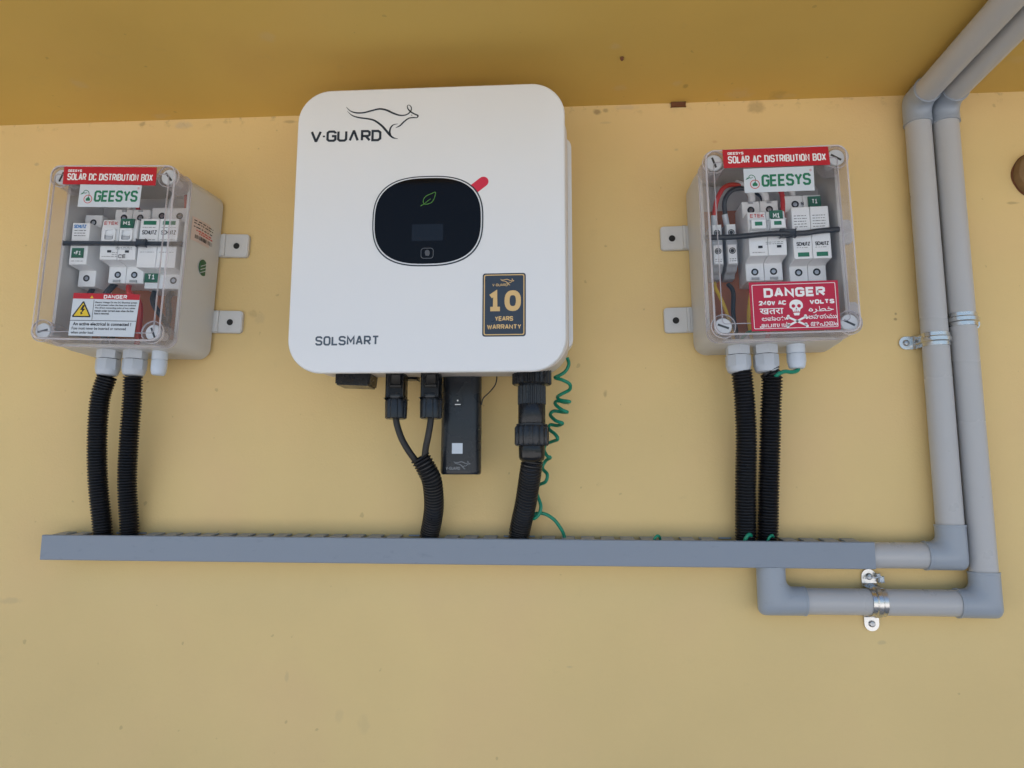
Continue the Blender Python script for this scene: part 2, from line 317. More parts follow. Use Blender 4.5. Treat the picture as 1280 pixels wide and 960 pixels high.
GL = {'A': [[(0, 0), (1.75, 6), (2.25, 6), (4, 0)], [(.75, 1.9), (3.25, 1.9)]], 'B': [[(0, 3.1), (0, 6), (3, 6), (3.9, 5.3), (3.9, 3.8), (3.1, 3.1), (0, 3.1), (0, 0), (3, 0), (4, .8), (4, 2.3), (3.1, 3.1)]],
 'C': [[(4, 4.6), (4, 5.2), (3.2, 6), (.8, 6), (0, 5.2), (0, .8), (.8, 0), (3.2, 0), (4, .8), (4, 1.4)]], 'D': [[(0, 3), (0, 6), (2.9, 6), (4, 5), (4, 1), (2.9, 0), (0, 0), (0, 3)]],
 'E': [[(3.8, 6), (0, 6), (0, 0), (3.8, 0)], [(0, 3), (3.4, 3)]], 'F': [[(3.8, 6), (0, 6), (0, 0)], [(0, 3), (3.2, 3)]], 'G': [[(4, 4.7), (4, 5.2), (3.2, 6), (.8, 6), (0, 5.2), (0, .8), (.8, 0), (3.2, 0), (4, .8), (4, 3), (2.2, 3)]],
 'H': [[(0, 0), (0, 6)], [(4, 0), (4, 6)], [(0, 3), (4, 3)]], 'I': [[(0, 0), (0, 6)]], 'K': [[(0, 0), (0, 6)], [(3.8, 6), (.6, 2.9), (4, 0)]], 'L': [[(0, 6), (0, 0), (3.6, 0)]], 'M': [[(0, 0), (0, 6), (2.3, 2.2), (4.6, 6), (4.6, 0)]],
 'N': [[(0, 0), (0, 6), (4, 0), (4, 6)]], 'O': [[(2, 6), (.9, 6), (0, 5), (0, 1), (.9, 0), (3.1, 0), (4, 1), (4, 5), (3.1, 6), (2, 6)]], 'P': [[(0, 0), (0, 6), (3, 6), (4, 5.2), (4, 3.6), (3.1, 2.8), (0, 2.8)]],
 'R': [[(0, 0), (0, 6), (3, 6), (3.9, 5.3), (3.9, 3.5), (3.1, 2.8), (0, 2.8)], [(1.9, 2.8), (4, 0)]], 'S': [[(3.9, 4.7), (3.9, 5.3), (3.1, 6), (.8, 6), (0, 5.3), (0, 3.9), (.8, 3.15), (3.2, 2.85), (4, 2.1), (4, .8), (3.2, 0), (.8, 0), (0, .8), (0, 1.3)]],
 'T': [[(0, 6), (4, 6)], [(2, 6), (2, 0)]], 'U': [[(0, 6), (0, .9), (.8, 0), (3.2, 0), (4, .9), (4, 6)]], 'V': [[(0, 6), (1.8, 0), (2.2, 0), (4, 6)]], 'W': [[(0, 6), (1.3, 0), (1.5, 0), (2.8, 5), (4.1, 0), (4.3, 0), (5.6, 6)]], 'X': [[(0, 0), (4, 6)], [(0, 6), (4, 0)]],
 'Y': [[(0, 6), (2, 3), (4, 6)], [(2, 3), (2, 0)]], 'Z': [[(0, 6), (4, 6), (0, 0), (4, 0)]], '1': [[(.2, 4.7), (1.9, 5.9), (1.9, 0)], [(.1, 0), (3.7, 0)]], '0': [[(2 + 2 * math.copysign(abs(math.cos(a)) ** .8, math.cos(a)), 3 + 3 * math.copysign(abs(math.sin(a)) ** .8, math.sin(a))) for a in [2 * PI * k / 24 for k in range(24)]] + [(4, 3)]],
 '2': [[(0, 4.8), (0, 5.2), (.8, 6), (3.2, 6), (4, 5.2), (4, 3.9), (0, 0), (4, 0)]], '4': [[(3, 0), (3, 6), (0, 1.8), (4, 1.8)]], '-': [[(0, 2.8), (1.4, 2.8)]], '+': [[(0, 3), (3, 3)], [(1.5, 1.5), (1.5, 4.5)]], '^': [[(0, 0), (1.85, 6), (2.15, 6), (4, 0)]]}
GW = {'I': 0, 'L': 3.3, 'E': 3.8, 'F': 3.8, '1': 3.7, 'M': 4.6, 'W': 5.6, '-': 1.4, ' ': 1.6, '+': 3}
def stroke(bm, P, th, w, tf=None, closed=False):
    P = [Vector(p) for p in P]; n = len(P); L, R = [], []
    if (P[0] - P[-1]).length < 1e-6: closed = True; P = P[:-1]; n -= 1
    for i in range(n):
        a = P[i - 1] if (i or closed) else None; c = P[(i + 1) % n] if (i < n - 1 or closed) else None
        d0 = (P[i] - a).normalized() if a is not None else None; d1 = (c - P[i]).normalized() if c is not None else None
        d0 = d0 or d1; d1 = d1 or d0
        n0 = Vector((-d0.y, d0.x)); n1 = Vector((-d1.y, d1.x)); m = (n0 + n1)
        m = m.normalized() if m.length > .2 else n0
        k = min(1.9, 1 / max(.3, m.dot(n0))); o = m * (k * th / 2)
        L.append(P[i] + o); R.append(P[i] - o)
    t = bmesh.new(); f3 = tf or (lambda X, Z: (X, -w, Z)); L = [t.verts.new(f3(p.x, p.y)) for p in L]; R = [t.verts.new(f3(p.x, p.y)) for p in R]
    for i in range(n if closed else n - 1):
        j = (i + 1) % n
        try: t.faces.new((L[i], R[i], R[j], L[j]))
        except ValueError: pass
    merge(bm, t)
def text2(bm, s, x0, x1, z0, z1, w, th, tf=None, gap=1.9, slant=0.0):
    """block lettering drawn with strokes of width th that fills the rectangle"""
    g = lambda c: GW.get(c, 4)
    tot = sum(g(c) for c in s) + gap * (len(s) - 1); kx = (x1 - x0 - th) / max(tot, .01); kz = (z1 - z0 - th) / 6; X = x0 + th / 2; k = 0
    for c in s:
        for L in GL.get(c, []):
            k += 1; e = .012 * (k % 7)
            f3 = (lambda A, B, e=e: tuple(Vector(tf(A, B)) + Vector((0, -e, 0)))) if tf else (lambda A, B, e=e: (A, -(w + e), B))
            stroke(bm, [(X + px * kx + slant * (pz * kz), z0 + th / 2 + pz * kz) for px, pz in L], th, w, f3)
        X += (g(c) + gap) * kx
SHARP = math.radians(35)
def part(name, bm, m, parent=None, smooth=True, loc=(0, 0, 0), label=None):
    me = bpy.data.meshes.new(name)
    for v in bm.verts: v.co *= U
    bm.to_mesh(me); bm.free()
    for k in (m if isinstance(m, (list, tuple)) else [m]): me.materials.append(M[k])
    if smooth:
        me.polygons.foreach_set('use_smooth', [True] * len(me.polygons)); me.set_sharp_from_angle(angle=SHARP)
    o = bpy.data.objects.new(name, me); C.objects.link(o); o.location = tuple(c * U for c in loc)
    if parent: o.parent = parent
    if label: o['label'] = label
    return o
def thing(name, label, cat, loc=(0, 0, 0), roty=0.0, group=None):
    o = bpy.data.objects.new(name, None); C.objects.link(o); o.empty_display_size = 0.02
    o.location = tuple(c * U for c in loc); o.rotation_euler = (0, roty, 0); o['label'] = label; o['category'] = cat
    if group: o['group'] = group
    return o
def tag(o, label, cat, group=None):
    o['label'] = label; o['category'] = cat
    if group: o['group'] = group
    return o

# ------------------------------------------------------------------ the setting
b = new(); box(b, -6200, 6200, -250, 0, -2150, 3300); o = part('wall', b, 'wall', smooth=False); o['kind'] = 'structure'
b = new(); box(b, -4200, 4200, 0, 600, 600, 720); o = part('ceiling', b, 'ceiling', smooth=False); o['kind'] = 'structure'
b = new(); box(b, -60000, 60000, -4000, 90000, -2350, -2150); o = part('ground', b, 'ground', smooth=False); o['kind'] = 'structure'  # unseen ground, added to bounce light up onto ceiling and wall

# ------------------------------------------------------------------ inverter
IX, IZ = -180.8, 350.1
inv = thing('solar_inverter', 'large white wall inverter with rounded corners and an oval black display', 'inverter', (IX, 0, IZ))
W_, H_, RC = 184.4, 199.0, 46
def inset(i, w): return at_w(rrect(0, 0, W_ - i, H_ - i, RC - i, 12), w)
b = new(); loft(b, [inset(14, 120), inset(8, 126), inset(2.6, 144), inset(.5, 153), inset(0, 156), inset(.5, 158.4), inset(1.6, 159.6), inset(3.2, 160)], cap1=True); part('front_cover', b, 'inv_white', inv)
b = new(); loft(b, [at_w(rrect(0, 0, 186, 190, 44, 12), 62), at_w(rrect(1, -1, 187, 190, 44, 12), 70), at_w(rrect(1, -1, 186, 190, 44, 12), 116), at_w(rrect(0, 0, 178, 186, 42, 12), 122)]); part('housing', b, 'inv_cream', inv)
b = new(); prism(b, rrect(.5, 9, 193.5, 161, 16, 5), 36, 60, 2.0); part('heat_sink', b, 'inv_white', inv)
for k in range(13):
    b = new(); box(b, -171 + k * 28.5 - 2, -171 + k * 28.5 + 2, 8, 36, -145, 160); part('fin', b, 'inv_cream', inv)
b = new(); box(b, -120, 120, 0, 9, -60, 90, 1.5); box(b, -150, 150, 8, 14, 60, 120, 1); part('mounting_bracket', b, 'steel', inv)
# display
dp = part('display_panel', (lambda b: (prism(b, sellipse(0.2, 6.3, 71.6, 59.6, 2.7), 160, 161.6, 0.8), b)[1])(new()), 'screen', inv)
b = new(); frame_ring(b, sellipse(0.2, 6.3, 73.3, 61.3, 2.7), sellipse(0.2, 6.3, 71.9, 59.9, 2.7), 160, 161.0); part('display_bezel', b, 'inv_white', inv)
b = new(); frame_ring(b, sellipse(0.2, 6.3, 75.0, 63.0, 2.7), sellipse(0.2, 6.3, 73.4, 61.4, 2.7), 160, 160.6); part('display_outline', b, 'ink', inv)
b = new(); wd = 161.75
ribbon(b, [(-9.5, 26.5), (-5.5, 28.8), (0.5, 29.2), (5.5, 31.5), (8.5, 36), (10, 41), (10.4, 45.6), (4.5, 43.4), (-1.5, 40.8), (-5, 37), (-6, 32.5), (-4.8, 29.3)], 1.1, wd); ribbon(b, [(-5, 29), (-1, 32.5), (4, 36.5)], 1.0, wd); part('leaf_icon', b, 'leaf', dp)
b = new(); flat(b, rrect(0.5, -10.5, 21, 11.5, 1), wd - .08); part('lcd_window', b, 'screen_lcd', dp)
b = new(); frame_ring(b, rrect(0.7, -39.2, 8.6, 7.4, 4, 5), rrect(0.7, -39.2, 7.7, 6.5, 3.3, 5), wd - .1, wd)
flat(b, [(-1.5, -42.5), (3, -43), (4.4, -39.5), (3.8, -36.4), (2.3, -34.8), (0, -34.6), (-1.8, -35.6), (-2.6, -38.2)], wd); part('touch_button', b, 'icon', dp)
# accent
b = new(); ol = []
ux, uz = math.cos(math.radians(38)), math.sin(math.radians(38))
def loc_(s, t): return (62.5 + s * ux - t * uz, 49.8 + s * uz + t * ux)
pts = [loc_(0, -7), loc_(15.5, -7)] + [loc_(15.5 + 7 * math.cos(a), 7 * math.sin(a)) for a in [(-PI / 2) + PI * k / 10 for k in range(1, 10)]] + [loc_(15.5, 7), loc_(0, 7)]
flat(b, pts, 160.15); part('accent_mark', b, 'accent', inv)
# brand lettering
WF = 160.25
b = new(); x0, x1 = -164, -66
tfb = lambda X, Z: (X, -WF, Z - .018 * (X + 164))
text2(b, 'V', -165, -149.5, 123, 139.6, WF, 3.3, tfb); box(b, -147.8, -144.8, 160, WF, 129.7, 131.9)
text2(b, 'GU', -142.8, -113.5, 123, 139.6, WF, 3.3, tfb, 1.5); text2(b, '^', -111.5, -97.3, 123, 139.6, WF, 3.3, tfb); text2(b, 'RD', -94.6, -66, 123, 139.6, WF, 3.3, tfb, 1.5)
part('brand_lettering', b, 'ink', inv)
def roo(bm, ox, oz, s, w, k=1.0):
    f = lambda L: [(ox + (x - 700) * s, oz - (y - 300) * s) for x, y in L]
    T = lambda L: [1.32 * k * v for v in L]
    ribbon(bm, f([(445, 150), (480, 186), (530, 206), (600, 208), (670, 192), (740, 178), (800, 190), (860, 220), (920, 243), (970, 243), (1000, 228), (1019, 205), (1022, 175), (1005, 152), (988, 155), (990, 180), (1015, 212), (1050, 235), (1082, 252), (1074, 272)]),
           T([.4, 1.0, 1.5, 1.6, 1.7, 1.9, 2, 1.9, 1.6, 1.3, 1.3, 1.2, 1.0, .7, .8, 1.2, 1.5, 1.4, 1.6, 1.2]), w, 1.0)
    ribbon(bm, f([(1074, 272), (1040, 269), (1000, 275), (960, 305), (925, 340), (888, 358)]), T([.9, 1.2, 1.3, 1.5, 1.4, .4]), w, 1.0)
    ribbon(bm, f([(908, 322), (868, 330), (845, 355), (837, 395), (846, 425)]), T([.3, 1.1, 1.6, 1.9, 1.4]), w, 1.0)
    ribbon(bm, f([(455, 190), (500, 230), (560, 252), (640, 266), (700, 285), (760, 330), (800, 375), (835, 418), (868, 448), (912, 460)]), T([.3, 1.1, 1.5, 1.7, 1.9, 2.2, 2.4, 2.3, 1.6, .3]), w, 1.0)
    ribbon(bm, f([(1022, 245), (1032, 247)]), T([.8, .8]), w, 1.0)
b = new(); roo(b, -76.2, 149.2, 0.1575, WF); part('kangaroo_emblem', b, 'ink', inv)
b = new(); text2(b, 'SOLSMART', -146.5, -61, -162.2, -149.6, WF, 2.3, gap=2.0); part('model_lettering', b, 'ink_grey', inv)
# warranty sticker
cx, cz, hw, hh = 103.4, -110.4, 28.4, 42.4
st = part('warranty_sticker', (lambda b: (prism(b, rrect(cx, cz, hw, hh, 3.5, 4), 160, 160.5, .2), b)[1])(new()), 'navy', inv)
b = new(); frame_ring(b, rrect(cx, cz, hw - 1.8, hh - 1.8, 2.6, 4), rrect(cx, cz, hw - 3.1, hh - 3.1, 2, 4), 160.4, 160.6)
text2(b, '1', 82, 101, -119.2, -91.8, 160.65, 6.0); text2(b, '0', 104, 125.5, -119.2, -91.4, 160.65, 6.6); text2(b, 'YEARS', 91.5, 115.3, -132.2, -126.0, 160.65, 1.35); text2(b, 'WARRANTY', 81.4, 126, -143.1, -136.8, 160.65, 1.35)
text2(b, 'V-GUARD', 88, 108, -85.6, -82.2, 160.65, .6); roo(b, 105.5, -79.8, .028, 160.65, .35); part('gold_lettering', b, 'gold', st)
# underside fittings of the inverter
b = new(); t = bmesh.new(); loft(t, [[(-136, -62, -182), (-85, -62, -182), (-85, -104, -182), (-136, -104, -182)], [(-136, -62, -206), (-88, -62, -208), (-88, -104, -208), (-136, -104, -206)]]); t2 = t
bmesh.ops.bevel(t2, geom=list(t2.edges), offset=2, segments=2, affect='EDGES')
for v in t2.verts: v.co.x += 0
merge(b, t2); part('isolator_switch', b, 'blk', inv)
b = new(); box(b, -50, -28, 52, 66, -194, -184, 2); part('port_cap', b, 'blk_satin', inv)

# plug connectors with their cables
def pv_plug(cx, w, label, cable_pts):
    t = thing('cable_connector', label, 'connector', (cx, -w, 130), 0, 'black plug connectors under the inverter')
    b = new(); box(b, -12.5, 12.5, -11, 11, -5, 58, 3); box(b, -13.2, -10, -5, 5, -3, 40, 1); box(b, 10, 13.2, -5, 5, -3, 40, 1); part('plug_body', b, 'blk', t)
    b = new(); box(b, -5, 8, 10.6, 13, 14, 27, 1); box(b, -7, 9, 10.6, 12.2, 9, 12.5, .6); part('release_latch', b, 'rubber', t)
    b = new(); lathe(b, [(12.6, -6), (13.6, -4), (13.6, 0), (12.6, 2)], seg=24); part('collar', b, 'blk_satin', t)
    b = new(); lp = []
    for h, s in ((-33, .86), (-31.5, .98), (-9, 1.02), (-6, .95)):
        lp.append([(s * (13.9 + 1.5 * min(1, 1.25 * abs(math.cos(4 * a)) ** .5 * 1.0)) * math.cos(a), s * (13.9 + 1.5 * min(1, 1.25 * abs(math.cos(4 * a)) ** .5 * 1.0)) * math.sin(a), h) for a in [2 * PI * i / 64 for i in range(64)]])
    loft(b, lp); part('lock_nut', b, 'blk_satin', t)
    b = new(); sweep(b, [Vector(p) - Vector((cx, -w, 130)) for p in catmull(cable_pts, 3)], 4.6, 12); part('cable', b, 'rubber', t)
pv_plug(-233, 90, 'black plug connector hanging under the inverter, left one of the pair with angled cables', [(-233.0, -90, 101.3), (-231.6, -90, 90.2), (-224.6, -89, 70.3), (-214.3, -88, 52.7), (-203.7, -84, 37.5), (-196.6, -80, 22.5)])
pv_plug(-183.6, 92, 'black plug connector overlapping the left edge of the black stick logger', [(-183.5, -92, 101.1), (-184.4, -92, 90.0), (-187.7, -91, 70.2), (-191.1, -88, 54.9), (-192.4, -84, 37.5), (-189.0, -79, 22.3)])
# data logger stick
dl = thing('data_logger', 'tall black plug-in logger stick with a small button, hanging under the inverter', 'data logger', (-146, 0, 92))
def dlo(i, z, k=1.0): return [(x, -57 + 0 * y - y, z) for x, y in []]
b = new(); lp = []
for z, s in ((-70.5, .93), (-69, .985), (-66, 1.0), (80, .985), (84, .95)):
    lp.append([(x * s, -(56 + (y) * s), z) for x, y in rrect(0, 0, 28.6, 16, 14.5, 9)])
loft(b, lp); part('casing', b, 'blk_satin', dl)
b = new(); frame_ring(b, [(x, z) for x, z in rrect(0, 0, 26.0, 3, 1)], rrect(0, 0, 25, 2, .5), 70, 70.5)
b.free()
b = new(); prism(b, rrect(-3.2, 31.5, 7.4, 7.4, 2.2, 4), 70, 72.9, .5); bt = part('button', b, 'blk', dl)
b = new(); box(b, -7.5, .8, 72.9, 73.05, 26.3, 27.6); lathe(b, [(1.2, 0), (1.2, .2)], (-3.4, -73.1, 32.5), 'y', 10); part('button_mark', b, 'white_ink', bt)
b = new(); box(b, -10.8, 4.2, 70, 72.3, -42, -27.3); part('blank_sticker', b, 'white', dl)
b = new(); text2(b, 'V-GUARD', -19, 1, -64.4, -60.2, 72.2, .8); roo(b, 1.0, -57.6, .036, 72.2, .45); part('logger_lettering', b, 'silver_ink', dl)
# AC plug
cxa = -44.6; ax_ = thing('ac_connector', 'thick black screw connector stack with ribbed collars under the right of the inverter', 'connector', (cxa, -85, 130))
def ribbed(bm, r, z0, z1, n, d, ch=1.5, sq=False):
    lp = []
    for h, s in ((z0, .93), (z0 + ch, 1), (z1 - ch, 1), (z1, .93)):
        lp.append([(s * (r + d * (1 if math.cos(n * a) > 0 else -1)) * math.cos(a), s * (r + d * (1 if math.cos(n * a) > 0 else -1)) * math.sin(a), h) for a in [2 * PI * (i + .5) / (n * 4) for i in range(n * 4)]])
    loft(bm, lp)
b = new(); ribbed(b, 26.2, 14, 60, 24, 1.1); part('flange_collar', b, 'blk', ax_)
b = new(); lathe(b, [(17, 12), (18.6, 14), (18.6, 16)], seg=32); ribbed(b, 18.6, -14, 13, 20, .8, 1); part('ribbed_sleeve', b, 'blk_satin', ax_)
b = new(); lathe(b, [(18, -41), (19, -39), (19, -14), (18.4, -13)], sides=14); part('barrel', b, 'blk', ax_)
b = new(); lathe(b, [(19, -43), (21.5, -42.6), (21.5, -40.6), (19, -40)], seg=32); ribbed(b, 22.6, -70, -43, 16, .95, 2.5); part('clamp_nut', b, 'blk_satin', ax_)
b = new(); lathe(b, [(13, -92), (17, -89), (18.2, -86), (18.6, -71), (18, -69)], sides=10); part('taped_joint', b, 'tape', ax_)

# ------------------------------------------------------------------ corrugated conduits
def conduit(pts, r, label, pitch=4.3, amp=2.0, open_top=True, name='corrugated_conduit'):
    Q = resample(catmull(pts, .5), pitch / 6)
    b = new()
    pat = (1.0, 1.12, 1.0, .25, 0.0, .25)
    sweep(b, Q, lambda i: r - amp + amp * pat[i % 6], 22, cap=False)
    sweep(b, [p for p in Q[::6]], r - amp - 1.2, 20, cap=False)
    # join the outer and inner wall at the open ends
    o = part(name, b, 'cond'); tag(o, label, 'conduit', 'black corrugated conduits'); return o
conduit([(-675.7, -60, 164), (-686.7, -55, 130.5), (-692.5, -45, 71.9), (-694.0, -32, 7.2), (-689.5, -20, -57.8), (-688.0, -20, -81.2)], 13.8, 'black corrugated conduit from the DC box, the leftmost of all six conduits')
conduit([(-635.3, -60, 164), (-637.1, -55, 130.2), (-643.4, -45, 71.8), (-648.9, -32, 7.3), (-647.5, -20, -57.6), (-646.9, -20, -80.9)], 13.4, 'black corrugated conduit from the DC box, right one of its pair', amp=2.6)
conduit([(247.0, -60, 166), (250.7, -55, 125.2), (253.1, -45, 70.1), (252.8, -32, 9.4), (252.9, -20, -57.4), (252.0, -20, -79.4)], 14.4, 'black corrugated conduit from the AC box, left one of its pair')
conduit([(285.6, -60, 164), (288.1, -60, 155.7), (285.9, -55, 113.8), (285.5, -45, 70.1), (284.6, -32, 9.4), (283.7, -20, -57.2), (282.7, -20, -79.1)], 14.2, 'black corrugated conduit from the AC box, rightmost of all, beside the green wire', amp=2.6)
conduit([(-199.2, -84, 44.3), (-191.4, -80, 30.1), (-184.4, -70, 11.4), (-184.6, -50, -19.8), (-189.7, -32, -42.8), (-195.5, -20, -63.8), (-197.5, -20, -83.1)], 13.9, 'curved black corrugated conduit swallowing two thin cables below the inverter', pitch=4.6, amp=2.2)
conduit([(-43.5, -80, 44.4), (-45.9, -76, 30.1), (-49.9, -62, 8.4), (-55.2, -45, -19.4), (-61.8, -28, -44.5), (-65.7, -20, -62.9), (-66.8, -20, -82.0)], 15.2, 'black corrugated conduit leaving the thick screw connector towards the duct', pitch=4.6, amp=1.9)

# ------------------------------------------------------------------ thin wires
b = new(); sweep(b, catmull([(4.7, -50, 188.4), (7.0, -50, 179.1), (2.3, -50, 168.7), (-5.7, -52, 162.7), (-12.5, -60, 158.0), (-2.3, -65, 153.8), (7.8, -60, 148.7), (7.8, -50, 142.1), (-2.5, -48, 136.6), (-9.3, -55, 131.2), (-5.9, -62, 125.8), (7.5, -66, 122.9), (0.8, -52, 123.5), (-9.4, -48, 126.3), (-12.7, -56, 120.8), (-3.7, -64, 111.9), (4.1, -62, 108.7), (-2.7, -48, 110.2), (-15.2, -45, 111.8), (-19.7, -50, 105.5), (-11.7, -60, 96.6), (-2.7, -60, 93.2), (-9.6, -46, 91.0), (-19.9, -42, 92.6), (-22.1, -46, 86.5), (-13.0, -55, 77.8), (-9.6, -56, 71.0), (-17.7, -44, 68.4), (-25.8, -40, 65.3), (-29.1, -44, 57.1), (-24.5, -50, 47.7), (-20.0, -48, 45.6), (-27.1, -36, 41.5), (-31.7, -36, 31.3), (-24.7, -44, 22.1), (-27.1, -42, 12.0), (-36.4, -34, 7.6), (-41.1, -32, 0.8), (-38.7, -34, -8.2), (-34.1, -36, -21.7), (-36.4, -36, -32.9), (-43.3, -34, -39.7), (-46.0, -30, -37.5), (-41.6, -28, -33.5), (-29.9, -28, -33.1), (-16.3, -26, -40.9), (-7.3, -22, -52.3), (-1.7, -18, -63.7), (-0.6, -18, -76.0)], 1.6), 2.5, 10)
tag(part('earth_wire', b, 'cable_grn'), 'green earth wire coiled like a spring beside the thick black connector', 'wire')
b = new(); sweep(b, catmull([(325, -60, 171), (322.7, -62, 165.2), (313.8, -66, 162.2), (304, -70, 162.6), (297.8, -72, 160.8), (292.8, -74, 158.3), (288.5, -68, 153.5), (287, -60, 148)], 1.5), 2.8, 10)
tag(part('earth_wire', b, 'cable_grn'), 'short green wire under the AC box, from white gland into conduit', 'wire')
b = new(); sweep(b, catmull([(-98.0, -60, 172), (-95.6, -60, 159.8), (-97.8, -60, 148.3), (-105.8, -60, 138.0), (-114.9, -60, 128.9), (-117.5, -60, 119.5)], 2), .9, 8)
tag(part('thin_wire', b, 'rubber'), 'hair-thin dark wire looping from the inverter to the side of the logger stick', 'wire')
for x, z, r_ in ((253.6, -61.5, 2.6), (284, -62.5, 1.8), (128, -64, 1.9)):
    b = new(); sweep(b, catmull([(x - 9, -26, z - 18), (x - 3, -34, z - 2), (x + 2, -33.5, z + 1.5), (x + 6, -24, z - 6), (x + 8, -18, z - 20)], 1.5), r_, 8)
    tag(part('earth_wire', b, 'cable_grn'), {253.6: 'bit of green wire poking out where the AC conduits enter the duct', 284: 'small green wire end at the foot of the rightmost conduit', 128: 'green wire glimpsed through a slot on top of the duct'}[x], 'wire')

# ------------------------------------------------------------------ slotted cable duct
TZ = -68.1
duct = thing('cable_duct', 'long blue-grey slotted cable duct running level under all three boxes', 'cable duct', (0, 0, TZ), 0.0013)
b = new()
X0, X1 = -767.7, 419.1
lp = []
for x in (X0, X0 + 400, X0 + 800, X1):
    lp.append([(x, -y, z) for y, z in ((33, 0), (40, 0), (41.2, -1.2), (41.2, -35), (40, -36.1), (31, -36.1), (31, -34.9), (39.4, -34.9), (40, -34.3), (40, -1.8), (39.4, -1.2), (33, -1.2))])
loft(b, lp); part('cover', b, 'duct', duct)
b = new(); box(b, X0 + 4, X1 - 13, 1, 3, -35, -2.5); box(b, X0 + 4, X1 - 13, 3, 5, -34.8, -33); box(b, X0 + 4, X1 - 13, 3, 38.5, -34.4, -33.2); part('base', b, 'duct_base', duct)
b = new(); Q = resample(catmull([(X0 + 30, -20, -75.5), (-600, -21, -74.2), (-300, -19, -74.4), (0, -21, -74.2), (250, -20, -74.4), (400, -20, -75)], 8), 12)
loft(b, [[(p.x, p.y + 15.5 * math.cos(2 * PI * k / 16), p.z + 3.2 * math.sin(2 * PI * k / 16)) for k in range(16)] for p in Q]); tag(part('slot_darkening_cable', b, 'rubber'), 'flat black cable added inside the long duct to darken its top slots', 'cable')  # black shape added to imitate the shade seen through the duct slots
pitch = 27.95
sx = X0 + 8; first = None
clear_x = [(-706, -673), (-664, -631), (236, 302), (-213, -177), (-84, -48)]
n_f = 0
while sx < X1 - 22:
    skip = any(sx + 18.5 > a and sx < bb for a, bb in clear_x)
    b = new()
    if not skip:
        loft(b, [[(x, -2, 2.6), (x, -32, -.1), (x, -38, -1.4), (x, -38, -3.2), (x, -32, -2.2), (x, -2, .4)] for x in (0, 18.5)])
    else:
        box(b, 0, 17, 2, 5.5, .4, 2.6, .3)
    if skip or first is None:
        o = part('finger', b, 'duct_base', duct, False, (sx, 0, 0))
        if not skip: first = o
    else:
        b.free(); o = first.copy(); C.objects.link(o); o.parent = duct; o.location.x = sx * U
    sx += pitch; n_f += 1

# ------------------------------------------------------------------ PVC pipes
RP, RE, PY = 17.7, 19.4, 22.0
def pipe(parent, a, bb, name='pipe'):
    b = new(); a, bb = Vector(a), Vector(bb); n = 2
    sweep(b, [a.lerp(bb, k / n) for k in range(n + 1)], RP, 40); return part(name, b, 'pvc', parent)
def elbow(parent, corner, d1, l1, d2, l2):
    """two short sockets that meet on a mitre, with the mitre edge rounded"""
    c, d1, d2 = Vector(corner), Vector(d1), Vector(d2); t = bmesh.new(); seg = 40
    n = d1.cross(d2).normalized(); loops = []
    def ring(d, l, r, side):
        p = n.cross(d).normalized() * side
        return [c + d * l + r * (math.cos(2 * PI * k / seg) * n + math.sin(2 * PI * k / seg) * p) for k in range(seg)]
    pa = n.cross(d1).normalized(); pb = -n.cross(d2).normalized()
    if (pa - pb).dot(d1 - d2) > 0: pass
    A = [(l1, RE - 1.2), (l1, RE + .5), (l1 - 2.5, RE + .5), (l1 - 2.9, RE)]
    L1 = [[c + d1 * l + r * (math.cos(2 * PI * k / seg) * n + math.sin(2 * PI * k / seg) * pa) for k in range(seg)] for l, r in A]
    # mitre ring: slide each generator of socket 1 to the plane that halves the angle
    m = (d1 - d2).normalized(); mit = []
    for k in range(seg):
        o = RE * (math.cos(2 * PI * k / seg) * n + math.sin(2 * PI * k / seg) * pa); s = -o.dot(m) / d1.dot(m); mit.append(c + o + d1 * s)
    L2 = []
    for l, r in [(l2 - 2.9, RE), (l2 - 2.5, RE + .5), (l2, RE + .5), (l2, RE - 1.2)]:
        ring_ = []
        for k in range(seg):
            o = mit[k] - c; o = (o - d2 * o.dot(d2)).normalized() * r; ring_.append(c + o + d2 * l)
        L2.append(ring_)
    R = [[t.verts.new(p) for p in lp] for lp in L1 + [mit] + L2]
    for a, bb in zip(R, R[1:]):
        for i in range(seg): t.faces.new((a[i], a[(i + 1) % seg], bb[(i + 1) % seg], bb[i]))
    t.faces.new(R[0][::-1]); t.faces.new(R[-1])
    es = [e for e in t.edges if e.verts[0] in set(R[4]) and e.verts[1] in set(R[4])]
    bmesh.ops.bevel(t, geom=es, offset=9.5, segments=5, affect='EDGES', profile=.5, clamp_overlap=True)
    bmesh.ops.recalc_face_normals(t, faces=t.faces)
    b = new(); merge(b, t); return part('elbow', b, 'pvc_el', parent)
P1X, P2X, Z1, Z2, CZ = 529.0, 568.4, -87.4, -150.2, 577.0
p1 = thing('conduit_pipe', 'pale grey pipe leaving the duct end, left one of the two vertical pipes', 'pipe', (P1X, -PY, Z1), 0, 'grey pipes bending up the wall')
q = lambda x, y, z, o=(P1X, -PY, Z1): (x - o[0], y - o[1], z - o[2])
pipe(p1, q(X1 - 6, -PY, Z1), q(P1X - 30, -PY, Z1)); pipe(p1, q(P1X, -PY, Z1 + 30), q(P1X, -PY, CZ - 32)); pipe(p1, q(P1X, -PY - 28, CZ), q(P1X, -590, CZ))
elbow(p1, (0, 0, 0), (-1, 0, 0), 37, (0, 0, 1), 42); elbow(p1, q(P1X, -PY, CZ), (0, 0, -1), 36, (0, -1, 0), 36)
o2 = (P2X, -PY, Z2)
p2 = thing('conduit_pipe', 'pale grey pipe looping below the duct, right one of the two vertical pipes', 'pipe', o2, 0, 'grey pipes bending up the wall')
q = lambda x, y, z, o=o2: (x - o[0], y - o[1], z - o[2])
